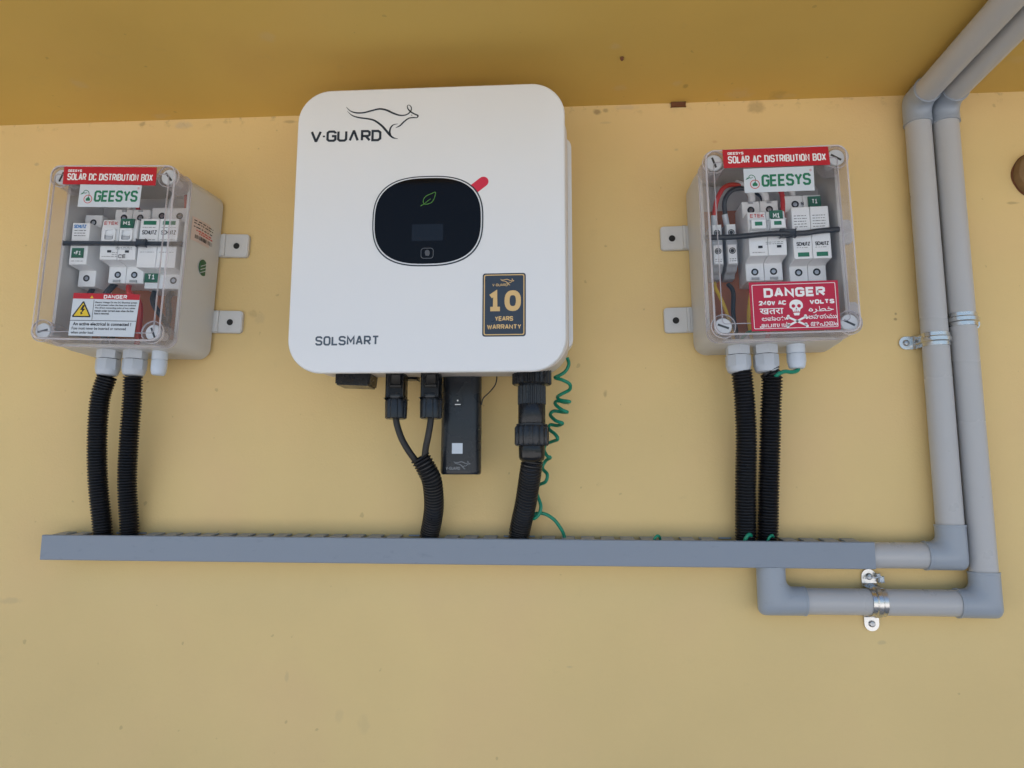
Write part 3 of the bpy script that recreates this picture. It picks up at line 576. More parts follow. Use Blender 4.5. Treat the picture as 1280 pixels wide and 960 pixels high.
pipe(p2, q(300, -PY, Z2), q(P2X - 30, -PY, Z2)); pipe(p2, q(P2X, -PY, Z2 + 30), q(P2X, -PY, CZ - 32)); pipe(p2, q(P2X, -PY - 28, CZ), q(P2X, -590, CZ))
elbow(p2, (0, 0, 0), (-1, 0, 0), 39, (0, 0, 1), 42); elbow(p2, q(P2X, -PY, CZ), (0, 0, -1), 36, (0, -1, 0), 36)
elbow(p2, q(284.5, -PY, Z2), (0, 0, 1), 46, (1, 0, 0), 44)
# ------------------------------------------------------------------ pipe saddles
def saddle(center, axis, label, wide=19, ears=(14, 14)):
    """omega strap round a pipe; axis 'z' = strap round a vertical pipe, 'x' = round a horizontal one"""
    t = thing('pipe_clamp', label, 'pipe clamp', (center[0], 0, center[1]), 0, 'galvanised pipe clamps')
    def P(s, w, a):   # s across the pipe, w out of the wall, a along the pipe
        return (s, -w, a) if axis == 'z' else (a, -w, s)
    R = RP + .3; path = []
    for k in range(29):
        an = PI + .38 - (PI + .76) * k / 28; path.append((R * math.cos(an), PY + R * math.sin(an)))
    path = [(-R - 1.6, 6), (-R - 1, 12)] + [p for p in path if p[1] > 17] + [(R + 1, 12), (R + 1.6, 6)]
    prof = [(-wide / 2, 0.2), (-wide / 2, 1.2), (-wide * .22, 1.2), (-wide * .14, 3.0), (wide * .14, 3.0), (wide * .22, 1.2), (wide / 2, 1.2), (wide / 2, .2)]
    loops = []
    for i, (s, wv) in enumerate(path):
        a0, a1 = path[max(0, i - 1)], path[min(len(path) - 1, i + 1)]; d = Vector((a1[0] - a0[0], a1[1] - a0[1])).normalized(); nn = Vector((-d.y, d.x))
        loops.append([P(s + nn.x * h, wv + nn.y * h, a) for a, h in prof])
    b = new(); loft(b, loops); part('strap', b, 'steel', t)
    for sg, eo in zip((-1, 1), ears):
        b = new(); n_ = 10; ol = [(R, -wide / 2), (R + eo, -wide / 2)] + [(R + eo + wide / 2 * math.cos(a), wide / 2 * math.sin(a)) for a in [-PI / 2 + PI * k / n_ for k in range(1, n_)]] + [(R + eo, wide / 2), (R, wide / 2)]
        t0 = bmesh.new(); loft(t0, [[P(sg * s, 1.5, a) for s, a in ol], [P(sg * s, 3.2, a) for s, a in ol]]); merge(b, t0)
        box0 = [(R + .2, 2.5), (R + 5, 2.5), (R + 5, 4.4), (R + 2.4, 8), (R + .2, 8)]
        t0 = bmesh.new(); loft(t0, [[P(sg * s, wv, -wide / 2 + .2) for s, wv in box0], [P(sg * s, wv, wide / 2 - .2) for s, wv in box0]]); merge(b, t0)
        ear = part('ear', b, 'steel', t)
        sp = P(sg * (R + eo), 0, 0); b = new(); lathe(b, [(4.6, -3), (4.6, -4.2), (3.2, -5.8), (.8, -6.2)], (sp[0], 0, sp[2]), 'y', 16); part('screw', b, 'screwm', ear)
saddle((P1X, 213.5), 'z', 'metal clamp on the left vertical pipe, its ear on the wall to the left', 19)
saddle((P2X, 241.5), 'z', 'metal clamp on the right vertical pipe, slightly higher than the other', 19, (14, 7))
saddle((423.5, Z2), 'x', 'shiny metal clamp round the lower horizontal pipe with ears above and below', 20)
b = new(); sweep(b, catmull([(417, -6.5, -121), (421, -10, -118), (428, -12, -119.5), (436, -10, -117), (441, -7, -122), (439, -6, -127)], 1), .9, 8); box(b, 435, 441, 5, 10, -125, -118, 1); box(b, 432, 436, 6, 10, -119, -114, .8)
tag(part('cable_tie', b, 'white'), 'tiny curl of white cable tie beside the top ear of the lower clamp', 'cable tie')

# ------------------------------------------------------------------ wall odds and ends
sl = thing('wall_sleeve', 'round dark-edged sleeve in the wall at the right edge, beside the pipes', 'sleeve', (706, 0, 466))
b = new(); loft(b, [[(x * rx_, -w_, z * rx_) for x, z in [(px + .5 * math.sin(5 * i), pz + .5 * math.cos(4 * i)) for i, (px, pz) in enumerate(circle(0, 0, 34, 40))]] for rx_, w_ in ((1.06, 0), (1.03, 9), (.98, 12), (.9, 13))], cap0=False); part('cap', b, 'sleeve', sl)
b = new(); loft(b, [[(x - 1.2, -w_, z - .8) for x, z in [(px * (1 + .02 * math.sin(7 * i)), pz * (1 + .02 * math.cos(5 * i))) for i, (px, pz) in enumerate(circle(0, 0, 37.2, 40))]] for w_ in (.1, 1.0)]); part('crack', b, 'wood', sl)
b = new(); box(b, 170, 192, -2, 3.5, 592.5, 599.8, .8); tag(part('wooden_plug', b, 'wood'), 'small brown wooden chip stuck in the joint between wall and ceiling', 'wood chip')
b = new(); lathe(b, [(2.6, 599.9), (2.4, 597), (1.0, 595)], (84, -130, 0), 'z', 12); tag(part('ceiling_hole_stub', b, 'wood'), 'tiny dark stub on the ceiling above the inverter, standing in for a screw hole', 'screw')  # dark stub put in place of a small hole

# ------------------------------------------------------------------ distribution boxes
def gland(parent, x, w, zb, ztip, r, white=False, lab=None):
    m = 'gland_w' if white else 'gland'
    b = new(); lathe(b, [(r * 1.04, zb + 3), (r * 1.04, zb - 9), (r * 1.0, zb - 10)], (x, -w, 0), sides=6 if not white else 24)
    g = part('cable_gland', b, m, parent, label=lab)
    b = new(); lathe(b, [(r * .86, zb - 9), (r * .86, zb - 12.5)], (x, -w, 0), seg=28); part('seal', b, 'slot_ink' if not white else m, g)
    b = new(); t0 = bmesh.new(); h = zb - 11.0
    lathe(t0, [(r * 1.04, h), (r * 1.06, h - 1.0), (r * 1.06, ztip + 9)], (x, -w, 0), sides=8 if not white else 12); merge(b, t0)
    lathe(b, [(r * 1.0, ztip + 10), (r * .99, ztip + 6), (r * .88, ztip + 1.5), (r * .72, ztip)], (x, -w, 0), seg=28); part('dome_nut', b, m, g)
def wire(parent, pts, r, m, lab=None, name='wire'):
    b = new(); sweep(b, catmull([(x, -w, z) for x, w, z in pts], 2), r, 10); return part(name, b, m, parent, label=lab)
def hole_screw(dev, pts, w, r=4.2):
    for x, z in pts:
        b = new(); frame_ring(b, circle(x, z, r + .5, 16), circle(x, z, r - .3, 16), w, w + .35); flat(b, circle(x, z, r, 16), w + .12)
        s = part('screw_well', b, 'hole', dev)
        b = new(); t0 = bmesh.new(); lathe(t0, [(r * .62, -(w + .1)), (r * .62, -(w + .3)), (r * .5, -(w + .4))], (x, 0, z), 'y', 12); merge(b, t0); a = random.uniform(0, 3); dx, dz = math.cos(a) * r * .5, math.sin(a) * r * .5
        o = part('terminal_screw', b, 'screwm', dev)
def steprof(bm, x0, x1, prof, bev=.7):
    """device body: outline (w, z) extruded along x"""
    t = bmesh.new(); loft(t, [[(x0, -w, z) for w, z in prof], [(x1, -w, z) for w, z in prof]])
    bmesh.ops.bevel(t, geom=list(t.edges), offset=bev, segments=1, affect='EDGES'); merge(bm, t)
def lines(bm, x0, x1, zs, w, h=.7, seed=1, gap=.2):
    r = random.Random(seed)
    for z in zs:
        x = x0
        while x < x1 - 1:
            l = r.uniform(1.5, 5.0); e = min(x1, x + l)
            box(bm, x, e, w, w + .12, z - h / 2, z + h / 2); x = e + r.uniform(.6, 1.6)
def breaker(parent, x0, x1, zt, zb, up, label, toggles, ce=False, tagpos=None):
    """two-pole breaker: terminal blocks behind, face and levers in front"""
    xm = (x0 + x1) / 2; f0, f1 = zt - 25, zb + 27
    prof = [(14, zb), (60, zb), (60, f1 - 2), (66, f1), (86, f1 + 1.5), (87, f1 + 19), (88, f0 - 19), (86, f0 - 1), (66, f0), (60, f0 + 2), (60, zt), (14, zt)]
    b = new(); steprof(b, x0, xm - .3, prof); steprof(b, xm + .3, x1, prof); d = part('circuit_breaker', b, 'dev', parent, label=label)
    hole_screw(d, [(xm - 13, zt - 13), (xm + 13, zt - 13), (xm - 13, zb + 13), (xm + 13, zb + 13)], 60.1, 4.6)
    zc = (f0 + f1) / 2
    for s in (-13, 13):
        b = new()
        if toggles == 'down':
            frame_ring(b, rrect(xm + s, zc + 6, 9.5, 10, 3, 4), rrect(xm + s, zc + 6, 6.8, 7.8, 3, 4), 86, 91.5); part('toggle_guard', b, 'dev', d)
            b = new(); box(b, xm + s - 6, xm + s + 6, 84, 90, zc - 4, zc + 4, 1.5); part('toggle', b, 'dev_dark', d)
        else:
            box(b, xm + s - 10, xm + s + 10, 86, 95, zc + 4, zc + 17, 1.8); part('toggle', b, 'dev', d)
            b = new(); box(b, xm + s - 5, xm + s + 5, 95, 95.4, zc + 9, zc + 14.5); part('green_window', b, 'green', d)
    for s in (-13, 13):
        b = new(); box(b, xm + s - 5, xm + s + 5, 59.8, 62.5, zb + 1.5, zb + 4.5, .4); box(b, xm + s - 3, xm + s + 3, 59.8, 61.5, zt - 4, zt - 1.5, .3); part('terminal_clip', b, 'dev_dark', d)
    b = new(); lines(b, xm - 3, x1 - 5, [f1 + 17.5, f1 + 20], 87.7, .6, 13); part('rating_print', b, 'black_ink', d)
    b = new(); text2(b, 'ETEK', x0 + 3.5, xm - 3, f0 - 9.8, f0 - 4.6, 88.2, .9); part('red_lettering', b, 'red_ink', d)
    tx0, tx1, tz0, tz1 = tagpos
    b = new(); box(b, tx0, tx1, 84, 90, tz0, tz1, .4); tg = part('marker_tag', b, 'green_tag', d)
    b = new(); text2(b, 'M1', tx0 + 4, tx1 - 4, tz0 + 4.0, tz1 - 4, 90.2, 1.3); part('tag_lettering', b, 'white_ink', tg)
    b = new(); lines(b, x0 + 4, xm - 5, [f1 + 6], 87.2, .6, 3); box(b, x0 + 12, x0 + 18, 87.2, 87.5, f1 + 12, f1 + 15.5); box(b, xm + 12, xm + 18, 87.2, 87.5, f1 + 12, f1 + 15.5)
    if ce: text2(b, 'CE', xm + 3, xm + 14, f1 + 3.5, f1 + 9, 88.2, .9); lines(b, xm - 8, xm, [f1 + 6, f1 + 9, f1 + 12], 87.2, .5, 5)
    part('black_print', b, 'black_ink', d)
    return d
def spd(parent, x0, x1, zt, zb, up, label, wells_top, wells_bot, tagpos, tagtxt, winz, dark_names=True, npole=2):
    f0, f1 = zt - 26, zb + 24
    prof = [(14, zb), (60, zb), (60, f1 - 2), (66, f1), (86, f1 + 1), (86, f0 - 1), (66, f0), (60, f0 + 2), (60, zt), (14, zt)]
    xm = (x0 + x1) / 2; b = new(); steprof(b, x0, xm - .3, prof); steprof(b, xm + .3, x1, prof); d = part('surge_protector', b, 'dev', parent, label=label)
    hole_screw(d, [(x, zt - 13) for x in wells_top] + [(x, zb + 13) for x in wells_bot], 60.1, 4.8)
    for k in range(2):
        a = x0 + 5 + k * (xm - x0); e = a + (xm - x0) - 10
        b = new(); box(b, a, e, 85.5, 86.4, winz - 3, winz + 3); part('green_window', b, 'green', d)
        b = new()
        if dark_names == 'up':
            lines(b, a - 1, e + 1, [winz - 7, winz - 26, winz - 30], 86.1, .6, k + 4); text2(b, 'SCHUTZ', a - 1, e + 2, winz - 18, winz - 11.5, 86.3, 1.1); lines(b, a - 1, e + 1, [winz - 45], 86.1, .6, k + 9)
        else:
            lines(b, a - 2, e, [f0 - 14 - 4 * j for j in range(5)], 86.1, .8, k + 11, .2); text2(b, 'SCHUTZ', a - 1, e + 2, winz + 12.5, winz + 18, 86.3, 1.1); lines(b, a - 1, e, [winz + 10], 86.1, .5, 8)
        part('black_print', b, 'black_ink', d)
    tx0, tx1, tz0, tz1 = tagpos
    b = new(); box(b, tx0, tx1, 60, 63, tz0, tz1, .4); tg = part('marker_tag', b, 'green_tag', d)
    b = new(); text2(b, tagtxt, tx0 + 4.5, tx1 - 4.5, tz0 + 4.2, tz1 - 4, 63.2, 1.3); part('tag_lettering', b, 'white_ink', tg)
    return d

def dist_box(cx, cz, ang, label, sh, lug_side, kind):
    """grey tray with a clear screwed lid; sh shifts the back of the tray sideways (it hangs a little askew)"""
    t = thing('distribution_box', label, 'distribution box', (cx, 0, cz), ang, 'clear-lidded distribution boxes')
    def ol(hw, hh, r, w): return [(x + sh * (1 - w / 90), -w, z) for x, z in rrect(0, -1, hw, hh, r, 6)]
    b = new()
    loft(b, [ol(97, 129, 16, 6), ol(100, 132, 18, 9), ol(99, 131, 18, 60), ol(94.5, 128.5, 15, 84), ol(94.5, 128.5, 15, 89), ol(91, 125, 12, 89), ol(91, 125, 12, 84), ol(94, 126, 14, 60), ol(94, 126, 14, 14)]); part('tray', b, 'box_grey', t)
    for s in (-1, 1):
        for zc, hh in ((51 - (2 if lug_side < 0 else 0), 18.5), (-72 - (6 if lug_side < 0 else 0), 17.5 if lug_side > 0 else 19)):
            xa = s * 93 + sh; xb = s * (141 + (4 if lug_side > 0 else 0)) + sh; xm = (xa + xb) / 2
            b = new(); prism(b, rrect(xm, zc, abs(xb - xa) / 2, hh, 5, 4), 1, 8, 1.2)
            xr = s * 106 + sh
            box(b, xr - 2, xr + 2, 7, 10, zc - hh + 1, zc + hh - 1, .8)
            lg = part('mounting_lug', b, 'lug', t)
            hx = s * 124 + sh + (2 if lug_side > 0 else 0); b = new(); frame_ring(b, circle(hx, zc - 1, 8, 20), circle(hx, zc - 1, 6.8, 20), 7.9, 8.4); part('hole_rim', b, 'lug', lg)
            b = new(); lathe(b, [(4.9, -7.8), (4.9, -8.6), (3, -8.7)], (hx, 0, zc - 1), 'y', 18); part('screw', b, 'hole', lg)
            b = new(); frame_ring(b, circle(hx - 1, zc + (-12 if lug_side > 0 else 12), 2.6, 14), circle(hx - 1, zc + (-12 if lug_side > 0 else 12), 1.7, 14), 7.9, 8.5); part('dimple', b, 'lug', lg)
    # mounting board and rail
    b = new(); box(b, -80, 86, 15, 18, -104, 84, .5); part('mounting_board', b, 'brown', t)
    b = new(); box(b, -86, 86, 18, 24, 4, 30, .5); box(b, -86, 86, 24, 26, 26, 34); box(b, -86, 86, 24, 26, 0, 8); part('rail', b, 'rail', t)
    # lid: front plate, skirt, corner wells, screws
    P = lambda hw, hh, r, w: at_w(rrect(0, 0, hw, hh, r, 8), w)
    HW, HH = 94.4, 128.9
    b = new(); loft(b, [P(HW - 3, HH - 3, 11, 127.5), P(HW - 3, HH - 3, 11, 130.3), P(HW - 4, HH - 4, 10, 131)]); lid = part('lid', b, 'clear', t)
    b = new(); loft(b, [P(HW + 1.2, HH + 1.2, 15, 87.2), P(HW + 1.2, HH + 1.2, 15, 91.5), P(HW, HH, 14, 92.5), P(HW, HH, 14, 128), P(HW - .8, HH - .8, 13.2, 130), P(HW - 2.6, HH - 2.6, 11.4, 131), P(HW - 3.3, HH - 3.3, 10.7, 130.6), P(HW - 3.3, HH - 3.3, 10.7, 90), P(HW - 3.3, HH - 3.3, 10.7, 87.2)], closed=True); part('skirt', b, 'rim', lid)
    if kind == 'C': b = new(); frame_ring(b, rrect(0, 0, HW - 12, HH - 16, 5), rrect(0, 0, HW - 12.9, HH - 16.9, 4), 124.6, 127.4); part('stiffening_rib', b, 'edge_glint', lid)
    else: b = new(); frame_ring(b, rrect(-4, 0, HW - 8, HH - 12, 5), rrect(-4, 0, HW - 8.9, HH - 12.9, 4), 124.6, 127.4); part('stiffening_rib', b, 'edge_glint', lid)
    b = new(); frame_ring(b, rrect(0, 0, HW + 1.9, HH + 1.9, 15.6, 8), rrect(0, 0, HW - .2, HH - .2, 13.8, 8), 85.6, 88.4); part('lid_flange', b, 'edge_glint', lid)
    b = new(); loft(b, [P(HW - 1.4, HH - 1.4, 12.6, 129.4), P(HW - .2, HH - .2, 13.8, 130.4), P(HW - 1.4, HH - 1.4, 12.6, 131.4), P(HW - 2.6, HH - 2.6, 11.4, 130.8)], closed=True); part('edge_glint_line', b, 'edge_glint', lid)  # pale frame painting the bright glint round the lid front
    slots = {'A': [(70, 1), (75, -1), (20, -1), (80, 1)], 'C': [(98, 1), (-33, 1), (-22, 1), (-30, -1)]}
    ang_s = {'A': {(-1, 1): 70, (1, 1): -50, (-1, -1): 15, (1, -1): -65}, 'C': {(-1, 1): -72, (1, 1): -32, (-1, -1): -22, (1, -1): -28}}[kind]
    for sx in (-1, 1):
        for sz in (-1, 1):
            px, pz = sx * 81, 113 if sz > 0 else -115.5
            b = new(); loft(b, [at_w(circle(px, pz, r_, 28), w_) for r_, w_ in ((15.6, 92), (15.6, 127.3), (14.2, 127.3), (14.2, 92))], closed=True); part('corner_well', b, 'rim', lid); b = new(); frame_ring(b, circle(px, pz, 16.1, 32), circle(px, pz, 15.3, 32), 124.5, 127.4); part('well_ring', b, 'edge_glint', lid)
            b = new(); lathe(b, [(6, -95), (6, -120), (11.2, -120.5), (11.6, -123.5), (10.6, -125.2)], (px, 0, pz), 'y', 28); sc = part('lid_screw', b, 'scr_head', t)
            a = math.radians(ang_s[(sx, sz)]); dx, dz = math.cos(a), math.sin(a)
            b = new(); prism(b, [(px + dx * 7.6 - dz * 1.4, pz + dz * 7.6 + dx * 1.4), (px - dx * 7.6 - dz * 1.4, pz - dz * 7.6 + dx * 1.4), (px - dx * 7.6 + dz * 1.4, pz - dz * 7.6 - dx * 1.4), (px + dx * 7.6 + dz * 1.4, pz + dz * 7.6 - dx * 1.4)], 125.0, 125.5); part('slot', b, 'slot_ink', sc)
    return t
def sticker(parent, name, quad, w, m, label=None):
    b = new(); prism(b, quad, w, w + .35); return part(name, b, m, parent, False, label=label)
def logo(parent, x0, x1, z0, z1, w, tilt):
    q = [(x0, z0), (x1, z0 + tilt), (x1 + .5, z1 + tilt), (x0 + .3, z1)]
    s = sticker(parent, 'logo_sticker', q, w, 'white'); W = w + .5; L, H = x1 - x0, z1 - z0
    b = new(); text2(b, 'GEESYS', x0 + .25 * L, x0 + .955 * L, z0 + .22 * H, z0 + .72 * H, W, 3.1, gap=1.9, slant=.03); part('green_lettering', b, 'green', s)
    b = new(); cx_, cz_ = x0 + .155 * L, z0 + .34 * H; frame_ring(b, circle(cx_, cz_, 6.4, 24), circle(cx_, cz_, 5.4, 24), w + .3, W); text(b, '\u00ae', x1 - 5.2, x1 - 2, z1 - 7 + tilt, z1 - 3.8 + tilt, W); part('red_ring', b, 'red_ink', s)
    b = new(); flat(b, [(cx_ - 3, cz_ - 2.6), (cx_ + 3.2, cz_ - 2.6), (cx_ + 3.6, cz_), (cx_ + .4, cz_ + 3.6), (cx_ - 3.2, cz_ + .4)], W)
    ribbon(b, [(cx_ + .5, cz_ + 2), (cx_ + 1, cz_ + 8), (cx_ - 1, cz_ + 12), (cx_ - 5, cz_ + 13.2), (cx_ - 7.5, cz_ + 10.5), (cx_ - 5, cz_ + 8.8), (cx_ - 2, cz_ + 10)], [.8, .9, 1, 1, 1, 1, .6], W)
    flat(b, [(cx_ - 12, cz_ + 6.6), (cx_ - 7.6, cz_ + 8.2), (cx_ - 6.6, cz_ + 10), (cx_ - 10, cz_ + 9.4)], W); part('plant_emblem', b, 'green', s)
def red_banner(parent, quad, w, words):
    s = sticker(parent, 'red_sticker', quad, w, 'red'); x0, x1 = quad[0][0], quad[1][0]; z0, z1 = quad[0][1], quad[3][1]
    sl_ = (quad[1][1] - quad[0][1]) / (x1 - x0)
    tf = lambda X, Z: (X, -(w + .5), Z + sl_ * (X - x0))
    b = new(); text2(b, words, x0 + 6, x1 - 5, z0 + 6.3, z0 + 16.6, w, 1.65, tf, gap=2.1); text2(b, 'GEESYS', x0 + 6, x0 + 27, z0 + 18.6, z0 + 22.4, w, .9, tf); part('white_lettering', b, 'white_ink', s)

# ---- DC box (left)
A = dist_box(-649.1, 333.7, 0.0285, 'grey box with a clear lid at the left, red banner reading SOLAR DC DISTRIBUTION BOX', 8, 1, 'A')
WL = 131.2
red_banner(A, [(-73.1, 99.2), (66.3, 97.4), (65.8, 124.7), (-74.0, 126.0)], WL, 'SOLAR DC DISTRIBUTION BOX')
logo(A, -46.6, 45.6, 65.2, 99.2, WL, -.8)
dg = sticker(A, 'danger_sticker', [(-38, -122.8), (57.8, -123.4), (60.6, -62.7), (-37.0, -61.6)], WL, 'white', 'white sticker with a red strip and a yellow warning triangle')
W1 = WL + .5
b = new(); flat(b, [(-37.2, -69.8), (60.3, -70.8), (60.6, -62.7), (-37.0, -61.6)], W1); part('red_strip', b, 'red', dg)
b = new(); text2(b, 'DANGER', 8, 42, -69.3, -64, W1 + .15, 1.2); part('white_lettering', b, 'white_ink', dg)
b = new(); flat(b, [(-35, -95.5), (-9, -95.5), (-21, -74)], W1); flat(b, [(-12, -69), (-7, -69), (-9.5, -65)], W1 + .1); part('yellow_triangle', b, 'yellow', dg)
b = new()
for p, q_ in (((-35, -95.5), (-9, -95.5)), ((-9, -95.5), (-21, -74)), ((-21, -74), (-35, -95.5))): ribbon(b, [p, q_], 1.8, W1 + .1)
flat(b, [(-21.5, -79), (-18, -79.5), (-20.4, -84.2), (-17.2, -84.5), (-22, -90), (-20, -90.5), (-23.2, -93), (-24, -89), (-22.8, -89.6), (-21.4, -86.2), (-24.6, -86)], W1 + .1)
box(b, -6.2, -5.6, WL + .3, W1, -100.5, -71); box(b, -38, 58.6, WL + .3, W1, -101.4, -100.6)
for i, s_ in enumerate(('Electric Voltage On the DC Electrical system', 'is still present when the lines are isolated.', 'The direct connecting point of two cables', 'remain under current even when the line', 'fuse is removed.')):
    text(b, s_, -3.5, -3.5 + (61, 60, 59, 57, 22)[i], -76.6 - i * 3.9, -73.6 - i * 3.9, W1, .03)
text(b, 'An active electrical is connected !', -33, 52, -108.2, -103.4, W1, .03)
text(b, 'Fuse must never be inserted or removed', -34, 45, -114.2, -110.2, W1, .015); text(b, 'when under load', -34.5, -2, -120.0, -116.2, W1, .015)
part('black_print', b, 'black_ink', dg)
# side label and round seal on the right side of the tray
sx_ = lambda w_: 99.2 + 8 * (1 - w_ / 90) + (0 if w_ < 60 else -(w_ - 60) * .155) + .25
def side(bm, w0, w1, z0, z1, off=0.0):
    t0 = bmesh.new(); q_ = []
    n_ = 4
    for k in range(n_ + 1):
        ww = w0 + (w1 - w0) * k / n_; q_.append((t0.verts.new((sx_(ww) + off, -ww, z0)), t0.verts.new((sx_(ww) + off, -ww, z1))))
    for a_, b_ in zip(q_, q_[1:]): t0.faces.new((a_[0], b_[0], b_[1], a_[1]))
    bmesh.ops.recalc_face_normals(t0, faces=t0.faces); merge(bm, t0)
b = new(); side(b, 80, 16, 36, 72); sd_ = part('rating_label', b, 'pink', A, False)
b = new(); rr_ = random.Random(5)
for z_ in (67.5, 63.5, 58): 
    w_ = 76
    while w_ > 22:
        l_ = rr_.uniform(2, 9); side(b, w_, max(20, w_ - l_), z_ - .8, z_ + .8, .15); w_ -= l_ + rr_.uniform(1.2, 3)
w_ = 72
while w_ > 22: l_ = rr_.uniform(.8, 2.6); side(b, w_, w_ - l_, 40.5, 46.5, .15); w_ -= l_ + rr_.uniform(.8, 2.0)
part('label_print', b, 'black_ink', sd_, False)
b = new()
for z_, a_, c_ in ((53.5, 70, 34), (50, 64, 30)): 
    w_ = a_
    while w_ > c_: l_ = rr_.uniform(2, 7); side(b, w_, w_ - l_, z_ - 1, z_ + 1, .15); w_ -= l_ + 1.5
part('red_label_print', b, 'red_ink', sd_, False)
b = new(); lathe(b, [(12.5, sx_(46) - .2), (12.5, sx_(46) + .5)], (0, -47, 2), 'x', 24); rs = part('round_seal', b, 'green_tag', A)
b = new()
for k in range(3):
    sweep(b, [(sx_(46) + .55, -47 - 8 + 0 * k, 6 - k * 5 - 4), (sx_(46) + .55, -47 + 8, 6 - k * 5 + 3.5)], .55, 6)
part('seal_print', b, 'gland_w', rs)
# contents
fz = new(); steprof(fz, -84, -56.5, [(14, -33), (60, -33), (60, -8), (66, -8), (85, -6), (85.5, 20), (85.5, 34), (86, 58), (66, 59), (60, 60), (60, 80), (14, 80)]); fu = part('fuse_holder', fz, 'dev', A, label='single narrow fuse holder with blue print')
hole_screw(fu, [(-70, 68), (-71, -20)], 60.1, 4.6)
b = new(); text2(b, 'SCHUTZ', -81, -62, 49.6, 55, 86.4, 1.1); part('blue_lettering', b, 'blue_ink', fu)
b = new(); lines(b, -80, -62, [46, 42, 38], 86, .9, 2); lines(b, -80, -62, [-1], 85.6, .6, 2); part('black_print', b, 'black_ink', fu)
b = new(); box(b, -79.5, -62, 84, 87, 4, 18.5, .4); tg = part('marker_tag', b, 'green_tag', fu)
b = new(); text2(b, '+F1', -76.5, -65, 8.2, 14, 87.2, 1.1); part('tag_lettering', b, 'white_ink', tg)
breaker(A, -36.5, 18.5, 89, -27, 1, 'two-pole breaker with its levers down and a green M1 tag', 'down', True, (-6.6, 13, 49.5, 63.2))
spd(A, 21.5, 80.5, 92, -35, 1, 'two-pole surge protector with green windows at the top', (38, 66), (66,), (22.6, 43, -25.5, -10), 'T1', 58.5, 'up')
b = new(); box(b, -91, 91, 89.5, 92.5, 21.5, 27.5, .8); box(b, 24, 38, 92, 96, 19.5, 29.5, 1.2); part('strap', b, 'strap', A)
for pts, r_, m_ in (([(-8, 40, 84), (-9, 48, 95), (-20, 44, 112), (-30, 38, 118)], 3.2, 'cable_red'), ([(-22, 40, 86), (-24, 46, 98), (-26, 40, 120)], 3.6, 'dev'), ([(40, 40, 92), (41, 44, 100), (40, 36, 120)], 4.0, 'dev'), ([(66, 40, 92), (66, 44, 104), (60, 36, 120)], 3.6, 'cable_red'),
                    ([(-30, 50, -24), (-38, 56, -40), (-50, 50, -60), (-44, 42, -110), (-40, 40, -125)], 4.6, 'strap'), ([(-70, 45, -31), (-66, 52, -50), (-40, 48, -80), (-25, 42, -125)], 4.2, 'strap'), ([(58, 45, -33), (56, 52, -50), (58, 50, -80), (36, 44, -126)], 4.6, 'strap'),
                    ([(30, 45, -33), (34, 52, -56), (60, 50, -96), (40, 44, -128)], 4.2, 'strap'), ([(-12, 45, -25), (-4, 55, -40), (12, 50, -60), (10, 44, -126)], 4.0, 'cable_red')):
    wire(A, pts, r_, m_)
b = new(); box(b, 62, 76, 18, 26, -60, -50, 1.5); frame_ring(b, circle(69, -76, 7, 20), circle(69, -76, 5.8, 20), 18, 18.8); part('board_screw', b, 'screwm', A)
gland(A, -22, 60, -133, -168.5, 16.2); gland(A, 19, 60, -133, -168, 16.2); gland(A, 56.8, 60, -133, -166, 10.8, True, 'small white gland, empty')

# ---- AC box (right)
D = dist_box(289.3, 331.6, -0.0177, 'grey box with a clear lid at the right, red banner reading SOLAR AC DISTRIBUTION BOX', 0, -1, 'C')
red_banner(D, [(-69.7, 101.6), (70.5, 99.9), (69.2, 125.9), (-70.4, 128.0)], WL, 'SOLAR AC DISTRIBUTION BOX')
logo(D, -44.3, 47.6, 65.3, 99.4, WL, -.4)
dg = sticker(D, 'danger_sticker', [(-46.1, -124.5), (67.0, -125.2), (67.9, -59.5), (-46.3, -58.7)], WL, 'pinkred', 'crimson sticker with white skull and crossbones')
b = new(); frame_ring(b, rrect(10.7, -92, 53.6, 29.8, 1.5, 3), rrect(10.7, -92, 52.9, 29.1, 1.2, 3), WL + .3, W1)
text2(b, 'DANGER', -28, 51, -80, -67.4, W1, 3.2, gap=2.2); text2(b, '240V AC', -35, 0, -90.4, -84.4, W1, 1.7, gap=2.2); text2(b, 'VOLTS', 30, 61.5, -90.4, -84.4, W1, 1.7, gap=2.2)
text(b, '\u0916\u0924\u0930\u093e', -34.5, -4, -102.5, -94.5, W1, .012)
text(b, '\ufee9\ufeae\ufec4\ufea7', 28, 60, -102.6, -93.5, W1, .012)
text(b, '\u0c85\u0caa\u0cbe\u0caf', -32.5, -2, -111.2, -105.2, W1, .012)
text(b, '\u0c05\u0c2a\u0c3e\u0c2f\u0c2e\u0c41', 27, 63.5, -110.2, -104, W1, .012)
text(b, '\u0b85\u0baa\u0bbe\u0baf\u0bae\u0bcd', -35.5, 1, -121, -113.4, W1, .012)
text(b, '\u0d05\u0d2a\u0d3e\u0d2f\u0d02', 29.5, 63.5, -120, -114.4, W1, .012); part('white_lettering', b, 'white_ink', dg)
b = new(); cx_, cz_ = 12.6, -91
flat(b, [(cx_ + 8.6 * math.cos(a), cz_ + 7.2 * math.sin(a)) for a in [PI * k / 12 for k in range(13)]] + [(cx_ - 8.4, cz_ - 3.5), (cx_ - 5.2, cz_ - 6), (cx_ - 4.4, cz_ - 9), (cx_ + 4.4, cz_ - 9), (cx_ + 5.2, cz_ - 6), (cx_ + 8.4, cz_ - 3.5)], W1)
flat(b, [(cx_ - 4.2, cz_ - 10.4), (cx_ + 4.2, cz_ - 10.4), (cx_ + 3, cz_ - 14), (cx_ - 3, cz_ - 14)], W1)
